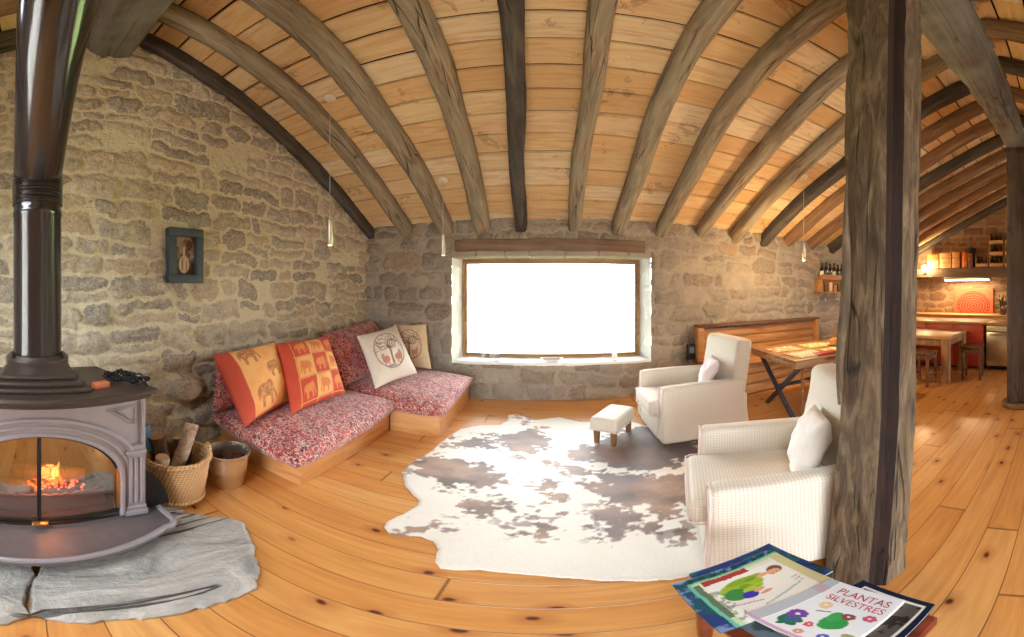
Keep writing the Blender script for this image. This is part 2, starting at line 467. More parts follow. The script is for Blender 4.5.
# ------------------------------------------------------------------ floor
def floor_mat():
    m, nt, b = new_mat('varnished pine boards')
    tc = nd(nt, 'ShaderNodeTexCoord').outputs['Object']
    s = nd(nt, 'ShaderNodeSeparateXYZ', {0: tc}); x, y = s.outputs[0], s.outputs[1]
    yy = mth(nt, 'DIVIDE', mth(nt, 'ADD', y, 10.02), .165); iy = mth(nt, 'FLOOR', yy); fy = mth(nt, 'FRACT', yy)
    r1 = nd(nt, 'ShaderNodeTexWhiteNoise', {'W': iy}, noise_dimensions='1D').outputs['Value']
    xx = mth(nt, 'ADD', mth(nt, 'DIVIDE', x, 3.1), mth(nt, 'MULTIPLY', r1, 9)); ix = mth(nt, 'FLOOR', xx); fx = mth(nt, 'FRACT', xx)
    rid = nd(nt, 'ShaderNodeTexWhiteNoise', {'Vector': nd(nt, 'ShaderNodeCombineXYZ', {0: ix, 1: iy}).outputs[0]}, noise_dimensions='2D').outputs['Value']
    off = mth(nt, 'MULTIPLY', rid, 37)
    gv = nd(nt, 'ShaderNodeCombineXYZ', {0: mth(nt, 'ADD', mth(nt, 'MULTIPLY', x, 1.1), off), 1: mth(nt, 'MULTIPLY', y, 16), 2: off}).outputs[0]
    g = noise(nt, gv, 1.0, 6, .55, 1.5); g2 = noise(nt, gv, 5, 4, .6)
    kv = nd(nt, 'ShaderNodeCombineXYZ', {0: mth(nt, 'ADD', mth(nt, 'MULTIPLY', x, 2.6), off), 1: mth(nt, 'MULTIPLY', y, 5.0), 2: 0.0}).outputs[0]
    kv = nd(nt, 'ShaderNodeVectorMath', {0: kv, 1: nd(nt, 'ShaderNodeVectorMath', {0: nd(nt, 'ShaderNodeTexNoise', {'Vector': kv, 'Scale': 3.0}).outputs[1], 'Scale': .12}, operation='SCALE').outputs[0]}, operation='ADD').outputs[0]
    vo = nd(nt, 'ShaderNodeTexVoronoi', {'Vector': kv, 'Scale': 1.0}, voronoi_dimensions='2D')
    kd = vo.outputs['Distance']; kc = nd(nt, 'ShaderNodeSeparateColor', {0: vo.outputs['Color']}).outputs[0]
    on = ramp(nt, kc, [(.55, 0), (.60, 1)])
    knot = mth(nt, 'MULTIPLY', ramp(nt, kd, [(.04, 1), (.085, 0)]), on)
    halo = mth(nt, 'MULTIPLY', ramp(nt, kd, [(.05, .6), (.26, 0)]), on)
    col = ramp(nt, g, [(.25, lin(184, 114, 50)), (.5, lin(218, 152, 78)), (.75, lin(236, 182, 106))])
    tint = ramp(nt, rid, [(0, lin(230, 170, 100)), (.35, lin(208, 136, 68)), (.7, lin(240, 190, 122)), (1, lin(222, 148, 74))])
    col = mixc(nt, .45, col, tint)
    col = mixc(nt, mth(nt, 'MULTIPLY', g2, .25), col, lin(176, 100, 48))
    col = mixc(nt, halo, col, lin(170, 92, 44)); col = mixc(nt, knot, col, lin(92, 44, 24))
    seam = mth(nt, 'MAXIMUM', ramp(nt, mth(nt, 'ABSOLUTE', mth(nt, 'SUBTRACT', fy, .5)), [(.482, 0), (.494, 1)]),
               ramp(nt, mth(nt, 'ABSOLUTE', mth(nt, 'SUBTRACT', fx, .5)), [(.4988, 0), (.4995, 1)]))
    col = mixc(nt, mth(nt, 'MULTIPLY', seam, .8), col, lin(80, 40, 20))
    link(nt, col, b.inputs['Base Color'])
    b.inputs['Roughness'].default_value = .33; b.inputs['Coat Weight'].default_value = .25; b.inputs['Coat Roughness'].default_value = .2
    bump(nt, b, mth(nt, 'SUBTRACT', mth(nt, 'MULTIPLY', g, .25), seam), .25, .008)
    return m
mb = MB(); mb.box(XL - .2, XR + .2, YF - .4, YB + .1, -.08, 0, 0)
struct(mb.build('floor', floor_mat()))

# ------------------------------------------------------------------ ceiling boards (real boards with gaps) above the rafters
def ceil_mat():
    m, nt, b = new_mat('chestnut ceiling boards')
    v = coords(nt, (1.0, 9, 9), rnd=False)
    rid = nd(nt, 'ShaderNodeAttribute', attribute_name='sid').outputs['Fac']
    off = nd(nt, 'ShaderNodeCombineXYZ', {0: mth(nt, 'MULTIPLY', rid, 91), 1: 0.0, 2: 0.0}).outputs[0]
    v = nd(nt, 'ShaderNodeVectorMath', {0: v, 1: off}, operation='ADD').outputs[0]
    g = noise(nt, v, 1.3, 6, .6, 1.8); g2 = noise(nt, v, 6, 4, .6)
    col = ramp(nt, rid, [(0, lin(244, 220, 166)), (.25, lin(226, 184, 124)), (.5, lin(250, 232, 188)), (.75, lin(234, 194, 134)), (1, lin(244, 212, 152))])
    col = mixc(nt, ramp(nt, g, [(.3, .7), (.55, 0)]), col, lin(210, 152, 94))
    col = mixc(nt, mth(nt, 'MULTIPLY', g2, .32), col, lin(160, 106, 62))
    st = noise(nt, coords(nt, (2.2, 2.2, 2.2), rnd=False), 1.2, 7, .7, .6)     # old water marks
    ring = ramp(nt, st, [(.60, 0), (.615, .6), (.63, .1), (.655, .5), (.68, 0)])
    col = mixc(nt, ring, col, lin(92, 52, 30))
    link(nt, col, b.inputs['Base Color']); b.inputs['Roughness'].default_value = .6
    bump(nt, b, g, .2, .01)
    return m
M_ceil = ceil_mat()
M_black = plain('black gap backing', lin(30, 22, 18), .9)  # for the sheet that gives the ceiling gaps their shade by colour
ROOFWIN_ADDED = (-1.7, .2, -2.15, -1.05)      # unseen roof light added in the rear slope to brighten the room
def ceiling(name, front):
    V = []; F = []; A = []; rg = np.random.default_rng(3 if front else 4)
    ct = 1 / math.sqrt(1 + SL * SL); L = (YB + .12 - YRIDGE) / ct; w = .262; n = int(L / w) + 1
    for i in range(n):
        s0, s1 = i * w + .011, (i + 1) * w - .011
        q0 = 0; J = [XL - .1, -1.95, -1.4, -.8, -.27, .36, .98, 1.59, 2.24, 2.86, 3.46, 4.0, 4.6, 5.2, 5.8, 6.4, 7.0, 7.7, XR + .1]
        while q0 < len(J) - 1:
            q1 = min(len(J) - 1, q0 + int(rg.choice([1, 2, 2, 3]))); x = J[q0]; l = J[q1] - x; q0 = q1
            ym = 2 * YRIDGE - (YB + .12 - (s0 + s1) / 2 * ct)
            if not front and ROOFWIN_ADDED[2] < ym < ROOFWIN_ADDED[3]:
                if x < ROOFWIN_ADDED[1] and x + l > ROOFWIN_ADDED[0]:
                    if x < ROOFWIN_ADDED[0] - .05: l = ROOFWIN_ADDED[0] - x
                    elif x + l > ROOFWIN_ADDED[1] + .05: l = x + l - ROOFWIN_ADDED[1]; x = ROOFWIN_ADDED[1]
                    else: continue
            x1 = x + l - .003; tilt = rg.uniform(-.008, .008, 2); sid = rg.random()
            o = len(V)
            for s, t in ((s0, tilt[0]), (s1, tilt[1])):
                yy = YB + .12 - s * ct; zz = board_z(YB) - SL * .12 + s * ct * SL
                if not front: yy = 2 * YRIDGE - yy
                for xx in (max(x, XL - .1), max(x1, XL - .09)):
                    V.append((xx, yy, zz + t)); V.append((xx, yy, zz + t + .025))
            # 0:s0x0 lo,1 hi,2:s0x1 lo,3 hi,4:s1x0 lo,5 hi,6:s1x1 lo,7 hi
            for f in ((0, 2, 6, 4), (1, 5, 7, 3), (0, 1, 3, 2), (4, 6, 7, 5), (0, 4, 5, 1), (2, 3, 7, 6)): F.append(tuple(o + k for k in f))
            A += [sid] * 8
    nb = len(F)                                                    # black underlay, its colour stands for the shade in the board gaps
    def under(xa, xb, ya, yb):
        o = len(V)
        for yy in (ya, yb):
            zz = board_z(yy) + .045
            V.extend([(xa, yy, zz), (xb, yy, zz)])
        F.append((o, o + 1, o + 3, o + 2)); A.extend([0] * 4)
    if front: under(XL - .1, XR + .1, YB + .2, YRIDGE)
    else:
        yr = 2 * YRIDGE - YB - .2; R4 = ROOFWIN_ADDED
        under(XL - .1, XR + .1, YRIDGE, R4[3]); under(XL - .1, XR + .1, R4[2], yr); under(XL - .1, R4[0], R4[2], R4[3]); under(R4[1], XR + .1, R4[2], R4[3])
    me = bpy.data.meshes.new(name); me.from_pydata(V, [], F); me.materials.append(M_ceil); me.materials.append(M_black)
    for i in range(nb, len(F)): me.polygons[i].material_index = 1
    a = me.attributes.new('sid', 'FLOAT', 'POINT'); a.data.foreach_set('value', A)
    o = bpy.data.objects.new(name, me); C.objects.link(o); struct(o); fix(o); return o
ceiling('ceiling', True); ceiling('ceiling_rear', False)

# ------------------------------------------------------------------ timber
M_beam = wood('weathered grey brown timber', lin(82, 68, 54), lin(164, 144, 116), lin(210, 190, 156), 'y', 15, 8, .8, 1.0, lin(146, 144, 124), .5, .9)
M_beamd = wood('dark old timber', lin(36, 30, 27), lin(78, 68, 60), lin(128, 112, 94), 'y', 14, 8, .8, .9, lin(84, 88, 84), .5, .8)
M_beamw = wood('warm brown old timber', lin(84, 58, 40), lin(146, 110, 76), lin(188, 150, 108), 'y', 13, 10, .75, .7, lin(118, 98, 78), .4, .8)

def rafter(x0, x1, w, mat, label, seed, front=True, h=None, grp='hewn roof rafters'):
    """hewn pole from the wall plate (x0) up to the ridge (x1); local y runs along it"""
    ct = 1 / math.sqrt(1 + SL * SL); L = (YB + .15 - YRIDGE + .05) / ct; n = 64; h = h or .19
    vs = []; K = 20
    for i in range(n + 1):
        s = L * i / n
        bx = (x1 - x0) * i / n + .035 * (vn(s * .9, seed, 1) - .5) * 2 * math.sin(PI * i / n)
        bz = .02 * (vn(s * .8, seed, 2) - .5) * 2
        ww = w / 2 * (1 + .16 * (vn(s * 1.5, seed, 3) - .5)); hh = h / 2 * (1 + .1 * (vn(s * 1.4, seed, 4) - .5))
        for j in range(K):
            q = 2 * PI * j / K; c, d = math.cos(q), math.sin(q); l = (abs(c) ** 4 + abs(d) ** 4) ** -.25
            k = 1 + .1 * (vn(s * 5, j * .8 + seed * 3, 5) - .5) + .05 * (vn(s * 14, j * 1.7 + seed, 6) - .5)
            vs.append((bx + c * l * ww * k, s, h / 2 + bz + d * l * hh * k))
    fs = [(i * K + j, i * K + (j + 1) % K, (i + 1) * K + (j + 1) % K, (i + 1) * K + j) for i in range(n) for j in range(K)]
    fs += [tuple(range(K))[::-1], tuple(n * K + j for j in range(K))]
    mb = MB(); mb.add(vs, fs)
    o = mb.build('roof_rafter', mat, loc=(0, 0, 0), sharp=50)
    y0 = YB + .15
    M = Matrix(((1, 0, 0), (0, -ct, SL * ct * 1), (0, SL * ct, ct)))
    M = Matrix.Translation((x0, y0, raft_z(y0))) @ Matrix(((1, 0, 0, 0), (0, -ct, SL * ct, 0), (0, SL * ct, ct, 0), (0, 0, 0, 1)))
    if not front: M = Matrix.Translation((0, 2 * YRIDGE, 0)) @ Matrix.Diagonal((1, -1, 1, 1)) @ M
    me = o.data; me.transform(Matrix(M.to_3x3()).to_4x4()); o.location = M.translation
    # keep the grain running along the pole: material uses local axes, so put the rotation on the object instead
    rot = Matrix.Rotation(-math.atan(SL) if front else math.atan(SL), 4, 'X')
    me.transform(rot.inverted()); o.rotation_euler = rot.to_euler(); fix(o)
    return tag(o, label, 'roof beam', grp)

ords = ['', 'first', 'second', 'third', 'fourth', 'fifth', 'sixth', 'seventh', 'eighth', 'ninth', 'tenth', 'eleventh', 'twelfth', 'thirteenth', 'fourteenth', 'fifteenth', 'sixteenth', 'seventeenth']
front = [(-2.57, -2.57, .11, M_beamd), (-1.95, -2.13, .19, M_beam), (-1.36, -1.5, .22, M_beam), (-.86, -.7, .21, M_beam), (-.33, -.16, .155, M_beamd), (.40, .29, .17, M_beam),
         (1.0, .95, .19, M_beam), (1.62, 1.55, .19, M_beam), (2.26, 2.22, .18, M_beam), (2.87, 2.86, .18, M_beam), (3.46, 3.46, .19, M_beamd), (4.0, 4.02, .2, M_beamw), (4.6, 4.6, .2, M_beamw), (5.2, 5.2, .2, M_beamd),
         (5.8, 5.8, .2, M_beamw), (6.4, 6.4, .2, M_beamw), (7.0, 7.0, .2, M_beamw), (7.7, 7.7, .2, M_beamw), (8.45, 8.45, .22, M_beamd)]
names = {0: 'dark narrow roof rafter lying along the top of the left stone wall',
         1: 'grey-brown roof rafter one in from the left stone gable', 2: 'thick roof rafter with a dark lower end above the red corner seat',
         3: 'broad mottled grey rafter coming down near the left end of the window lintel', 4: 'dark straight roof rafter dropping to the left half of the window',
         5: 'pale brown roof rafter dropping to the middle of the window lintel', 6: 'roof rafter dropping to the right end of the window lintel',
         7: 'long curved roof rafter, first one right of the window lintel', 8: 'long curved roof rafter, second one right of the window lintel',
         9: 'greenish-brown roof rafter, third one right of the window lintel', 10: 'dark roof rafter above the hanging lamp over the dining table',
         11: 'warm brown rafter just behind the dark rafter over the dining table', 12: 'warm brown rafter above the wine rack, seen left of the big post',
         13: 'dark roof rafter low behind the big post above the wine rack', 18: 'lowest dark roof rafter lying along the kitchen end wall'}
for i, (a, b_, w, m) in enumerate(front):
    lab = names.get(i) or f'brown kitchen roof rafter right of the big post, {ords[18 - i]} one before the end wall'
    rafter(a, b_, w, m, lab, i + 1)
rear = [(-2.5, M_beamd, 'dark rafter end on the left gable behind the stovepipe'), (-2.0, M_beamw, 'light brown rafter behind the top of the stovepipe'),
        (1.9, M_beamd, None), (2.6, M_beamw, None), (3.3, M_beamd, None), (4.0, M_beamw, None), (4.8, M_beamd, None), (5.6, M_beamw, None), (6.5, M_beamd, None), (7.4, M_beamw, None)]
k = 0
for x, m, lab in rear:
    if lab is None: k += 1; lab = f'rafter of the far roof slope beyond the grey ridge beam, {ords[k]} from the big post'
    rafter(x, x, .19, m, lab, 40 + k + (0 if x > 0 else 9), False, grp='rafters of the far slope')

# ridge beam: hewn, sagging to the right
def ridge():
    pts = [(-2.72, .64, 3.87), (-1.8, .64, 3.84), (-.6, .64, 3.76), (.6, .63, 3.58), (1.4, .645, 3.42), (2.2, .63, 3.37), (3.0, .585, 3.40), (3.7, .565, 3.41), (4.15, .555, 3.41), (4.5, .55, 3.42)]
    wid = [.40, .40, .38, .35, .33, .31, .28, .25, .23, .23]; hei = [.34, .34, .36, .36, .36, .35, .34, .33, .32, .32]
    n = 150; K = 24; vs = []
    xs = np.linspace(pts[0][0], pts[-1][0], n + 1); px = [p[0] for p in pts]
    for i, x in enumerate(xs):
        cy = np.interp(x, px, [p[1] for p in pts]); zb = np.interp(x, px, [p[2] for p in pts]); w = np.interp(x, px, wid) / 2; h = np.interp(x, px, hei) / 2
        cy += .02 * (vn(x * 1.3, 3, 1) - .5); 
        for j in range(K):
            q = 2 * PI * j / K; c, d = math.cos(q), math.sin(q); l = (abs(c) ** 5 + abs(d) ** 5) ** -.2
            kk = 1 + .07 * (vn(x * 4, j * .9, 5) - .5) + .05 * (vn(x * 12, j * 1.9, 6) - .5)
            vs.append((x, cy + c * l * w * kk, zb + h + d * l * h * kk))
    fs = [(i * K + j, (i + 1) * K + j, (i + 1) * K + (j + 1) % K, i * K + (j + 1) % K) for i in range(n) for j in range(K)]
    fs += [tuple(range(K)), tuple(n * K + j for j in range(K))[::-1]]
    mb = MB(); mb.add(vs, fs)
    m = wood('grey hewn ridge timber', lin(52, 44, 38), lin(104, 94, 82), lin(150, 140, 122), 'x', 10, 12, .8, .55, lin(132, 134, 124), .6, .9)
    o = fix(mb.build('ridge_beam', m, sharp=50)); tag(o, 'massive grey hewn ridge beam carried by the two wooden posts', 'roof beam')
ridge()

# big post in front, leaning slightly
def big_post():
    t = thing('timber_post', 'big weathered hewn timber post with a dark groove, behind the books', 'post', (1.085, .72, 0))
    m1 = wood('silver brown hewn post', lin(44, 32, 24), lin(116, 96, 72), lin(186, 162, 128), 'z', 17, 4.5, .85, 1.0, lin(106, 92, 74), .5, .9)
    m2 = wood('dark chamfer', lin(17, 10, 8), lin(40, 22, 15), lin(72, 40, 26), 'z', 14, 8, .8, .6, None, 0, .6)
    base = [(-.115, .115), (-.115, -.045), (-.105, -.075), (-.06, -.075), (-.04, -.115), (.0, -.12), (.115, -.115), (.115, .115)]
    # densify plan and walk it up
    plan = []; kind = []
    segs = [(0, 1, 10, 0), (1, 2, 2, 0), (2, 3, 4, 1), (3, 4, 3, 1), (4, 5, 3, 0), (5, 6, 7, 0), (6, 7, 8, 0), (7, 0, 8, 0)]
    for a, b, n, kd in segs:
        for i in range(n):
            q = i / n; plan.append((base[a][0] * (1 - q) + base[b][0] * q, base[a][1] * (1 - q) + base[b][1] * q)); kind.append(kd)
    K = len(plan); n = 150; top = 3.46; vs = []; fs = []; ms = []
    for i in range(n + 1):
        z = top * i / n
        lx = np.interp(z, [0, .5, 1.0, 1.5, 3.6], [-.01, .035, .085, .115, .155]); sc = np.interp(z, [0, 1, 3.6], [1.0, 1.0, 1.04])
        for j, (x, y) in enumerate(plan):
            k = 1 + .08 * (vn(z * 2.2, j * .35, 8) - .5) + .05 * (vn(z * 9 + j * 1.2, j * .9, 9) - .5)
            vs.append((lx + x * sc * k, y * sc * k, z))
    for i in range(n):
        for j in range(K):
            fs.append((i * K + j, i * K + (j + 1) % K, (i + 1) * K + (j + 1) % K, (i + 1) * K + j)); ms.append(kind[j])
    fs += [tuple(range(K))[::-1], tuple(n * K + j for j in range(K))]; ms += [0, 0]
    mb = MB(); mb.v = vs; mb.f = fs; mb.m = ms
    fix(mb.build('post_shaft', [m1, m2], t, sharp=35))
    # loose edge of bark peeling down the window side
    zz = np.linspace(1.02, 2.05, 40); pts = []; rad = []
    for i, z in enumerate(zz):
        lx = np.interp(z, [0, .5, 1.0, 1.5, 3.6], [-.01, .035, .085, .115, .155])
        q = (z - 1.02) / 1.03
        pts.append((lx - .116 - .008 * math.sin(q * PI), .10 + .008 * math.sin(q * 9) + .015 * (1 - q), z)); rad.append(.005 + .017 * math.sin(PI * min(1, q * 1.1 + .05)) ** .7)
    b = MB(); b.tube(pts, rad, 10); b.build('bark_strip', m1, t)
    return t
big_post()
def far_post():
    t = thing('timber_post', 'dark squared timber post with a wooden foot standing in front of the kitchen', 'post', (4.13, .53, 0))
    m1 = wood('dark squared post', lin(48, 38, 34), lin(90, 76, 66), lin(128, 112, 98), 'z', 12, 8, .7, .4, lin(96, 92, 96), .5, .7)
    n = 60; mb = MB()
    mb.rbox(0, 0, 1.74, .225, .25, 3.34, .02, 2, n=(4, 4, 50), fn=lambda x, y, z: (x * (1 + .06 * (vn(z * 2, y * 9, 3) - .5)), y * (1 + .06 * (vn(z * 2 + 5, x * 9, 4) - .5)), z))
    mb.build('post_shaft', m1, t)
    mb = MB(); mb.prism([(.2 * math.cos(a) * (1 + .0 * a), .2 * math.sin(a)) for a in np.linspace(0, 2 * PI, 24, endpoint=False)], 0, .07, bev=.012); mb.build('foot_block', M_beamw, t)
    mb = MB(); mb.rbox(0, 0, 3.37, .27, .3, .09, .012, 1); mb.build('cap_block', m1, t)
far_post()

# ------------------------------------------------------------------ window
def window():
    x0, x1, z0, z1 = WIN; Y2 = 4.78
    M_rev = plain('white limewash', lin(243, 242, 236), .85, var=.05, scale=14, bmp=.6)
    # reveal: rough limewashed stone, splayed
    mb = MB(); n = 40
    def strip(P0, P1, seed, name):
        P0 = np.array(P0, float); P1 = np.array(P1, float)      # corners: front edge a->b (P0), back edge a->b (P1)
        a = np.linspace(0, 1, 70); b = np.linspace(0, 1, 14)
        A, B = np.meshgrid(a, b, indexing='ij')
        F = P0[0] * (1 - A)[..., None] + P0[1] * A[..., None]; G = P1[0] * (1 - A)[..., None] + P1[1] * A[..., None]
        P = F * (1 - B)[..., None] + G * B[..., None]
        nrm = np.cross(P0[1] - P0[0], P1[0] - P0[0]); nrm /= np.linalg.norm(nrm)
        d = (fbm(A * 18, B * 3, seed) - .5) * .09 * (np.sin(np.pi * np.clip(B * 1.0, 0, 1)) * .5 + .5 * (1 - B)) 
        P = P + nrm * d[..., None]
        o = grid_obj(name, P, M_rev); return fix(o)
    xi0, xi1, zi0, zi1 = -1.215, 1.40, .535, 1.97
    s = [strip([(x0, YB, z0), (x0, YB, z1)], [(xi0, Y2, zi0), (xi0, Y2, zi1)], 1, 'reveal_side'),
         strip([(x1, YB, z1), (x1, YB, z0)], [(xi1, Y2, zi1), (xi1, Y2, zi0)], 2, 'reveal_side')]
    w = bpy.data.objects.new('window_1', None); C.objects.link(w); w.location = (0, YB, 0); struct(w); w['label'] = 'wide picture window in the stone wall'
    for o in s: o.parent = w; o.matrix_parent_inverse = Matrix.Translation((0, -YB, 0))
    mb = MB()
    mb.rbox((x0 + x1) / 2, (YB + Y2) / 2 + .035, z0 + .01, x1 - x0 + .0, Y2 - YB + .07, .045, .012, 2, n=(60, 6, 1), fn=lambda x, y, z: (x, y + .02 * (vn(x * 9, 1, 4) - .5), z + .012 * (vn(x * 6, y * 6, 2) - .5)))
    mb.build('window_sill', M_rev, w, (0, -YB, 0))
    # soffit of stones under the lintel
    M_sof = stone = plain('pale soffit stone', lin(168, 156, 136), .9, var=.18, scale=8, bmp=.5)
    mb = MB(); x = x0 - .02; rg = random.Random(4)
    while x < x1:
        l = rg.uniform(.32, .5); xe = min(x + l, x1 + .02)
        mb.rbox((x + xe) / 2, YB + .21, 2.03, xe - x - .012, .42, .1 + rg.uniform(-.01, .01), .015, 2); x = xe
    mb.build('soffit_stones', M_sof, w, (0, -YB, 0))
    M_fr = wood('window timber', lin(120, 84, 52), lin(176, 134, 92), lin(204, 164, 120), 'x', 10, 10, .5, .15)
    mb = MB(); f = .034; yy = Y2 - .07
    mb.box(xi0, xi1, yy, yy + .07, 1.945, 2.0, .006); mb.box(xi0, xi1, yy, yy + .07, .52, .562, .006)
    mb.box(xi0, xi0 + f, yy, yy + .07, .562, 1.945, .006); mb.box(xi1 - f, xi1, yy, yy + .07, .562, 1.945, .006)
    mb.build('window_frame', M_fr, w, (0, -YB, 0))
    mb = MB(); f2 = .032; a0, a1, c0, c1 = xi0 + f, xi1 - f, .562, 1.945
    mb.box(a0, a1, yy + .02, yy + .065, c1 - f2, c1, .005); mb.box(a0, a1, yy + .02, yy + .065, c0, c0 + f2, .005)
    mb.box(a0, a0 + f2, yy + .02, yy + .065, c0 + f2, c1 - f2, .005); mb.box(a1 - f2, a1, yy + .02, yy + .065, c0 + f2, c1 - f2, .005)
    mb.build('window_sash', M_fr, w, (0, -YB, 0))
    mg, nt, b = new_mat('clear pane'); 
    tr = nd(nt, 'ShaderNodeBsdfTransparent', {'Color': (.97, .98, .97, 1)}); gl = nd(nt, 'ShaderNodeBsdfGlossy', {'Roughness': .02})
    fr = nd(nt, 'ShaderNodeFresnel', {'IOR': 1.45}); mx = nd(nt, 'ShaderNodeMixShader', {0: fr.outputs[0], 1: tr.outputs[0], 2: gl.outputs[0]})
    link(nt, mx.outputs[0], nt.nodes['Material Output'].inputs[0])
    mb = MB(); mb.box(a0 + f2 - .01, a1 - f2 + .01, yy + .038, yy + .044, c0 + f2 - .01, c1 - f2 + .01, 0); mb.build('window_pane', mg, w, (0, -YB, 0))
    # lintel
    ml = wood('window lintel timber', lin(84, 62, 46), lin(128, 98, 74), lin(156, 126, 98), 'x', 10, 12, .7, .35, lin(140, 124, 104), .4, .7)
    mb = MB(); mb.rbox(.075, YB + .06, 2.135, 2.60, .24, .165, .015, 2, n=(50, 2, 2), fn=lambda x, y, z: (x, y + .012 * (vn(x * 3, z * 9, 3) - .5), z + .014 * (vn(x * 2.2, 3, 7) - .5)))
    tag(mb.build('window_lintel', ml), 'brown timber lintel across the top of the picture window', 'lintel')
    return mg
M_pane = window()
# outside ground
mb = MB(); mb.box(-30, 40, YB + .5, 60, -.6, -.5, 0); struct(mb.build('ground_outside', plain('meadow', lin(150, 170, 90), .9, scale=2)))
mb = MB(); mb.box(-30, 40, -60, YF - .5, -.3, -.2, 0); struct(mb.build('terrace_outside', plain('pale paving', lin(220, 214, 200), .9, scale=2)))
# ------------------------------------------------------------------ stove
M_iron = plain('grey enamelled cast iron', lin(150, 144, 148), .42, .15, .08, 18, .12, .2)
M_iron_top = plain('brown black cast iron top', lin(78, 66, 58), .4, .3, .15, 25, .15)
M_plate = plain('sooty hearth plate', lin(112, 106, 106), .45, .3, .25, 14, .3)
M_darkiron = plain('black iron', lin(34, 32, 33), .5, .4, .2)
M_soot = plain('firebox soot', lin(92, 80, 70), .95, 0, .4, 9)
M_brass = plain('brass edge', lin(214, 160, 96), .3, .9, .1)
M_bark = wood('log bark', lin(60, 44, 34), lin(104, 80, 62), lin(150, 122, 96), 'z', 26, 5, .9, .9)
M_cut = wood('cut log face', lin(180, 132, 90), lin(214, 170, 124), lin(232, 196, 154), 'z', 20, 3, .8, .2)
def log(mb, p0, p1, r, seed, K=18):
    p0 = Vector(p0); p1 = Vector(p1); n = 12; pts = [p0.lerp(p1, i / n) for i in range(n + 1)]
    t = (p1 - p0).normalized(); a = t.orthogonal().normalized(); b = t.cross(a); vs = []
    for i, p in enumerate(pts):
        for j in range(K):
            q = 2 * PI * j / K
            rr = r * (1 + .14 * (vn(math.cos(q) * 2 + seed * 7, math.sin(q) * 2 + i * .3, seed) - .5) + .08 * (vn(i * .9, j * 1.3, seed + 3) - .5))
            vs.append(p + (a * math.cos(q) + b * math.sin(q)) * rr)
    fs = [(i * K + j, i * K + (j + 1) % K, (i + 1) * K + (j + 1) % K, (i + 1) * K + j) for i in range(n) for j in range(K)]
    mb.add(vs, fs, 0)
    mb.add([vs[j] for j in range(K)], [tuple(range(K))[::-1]], 1); mb.add([vs[n * K + j] for j in range(K)], [tuple(range(K))], 1)
    return mb

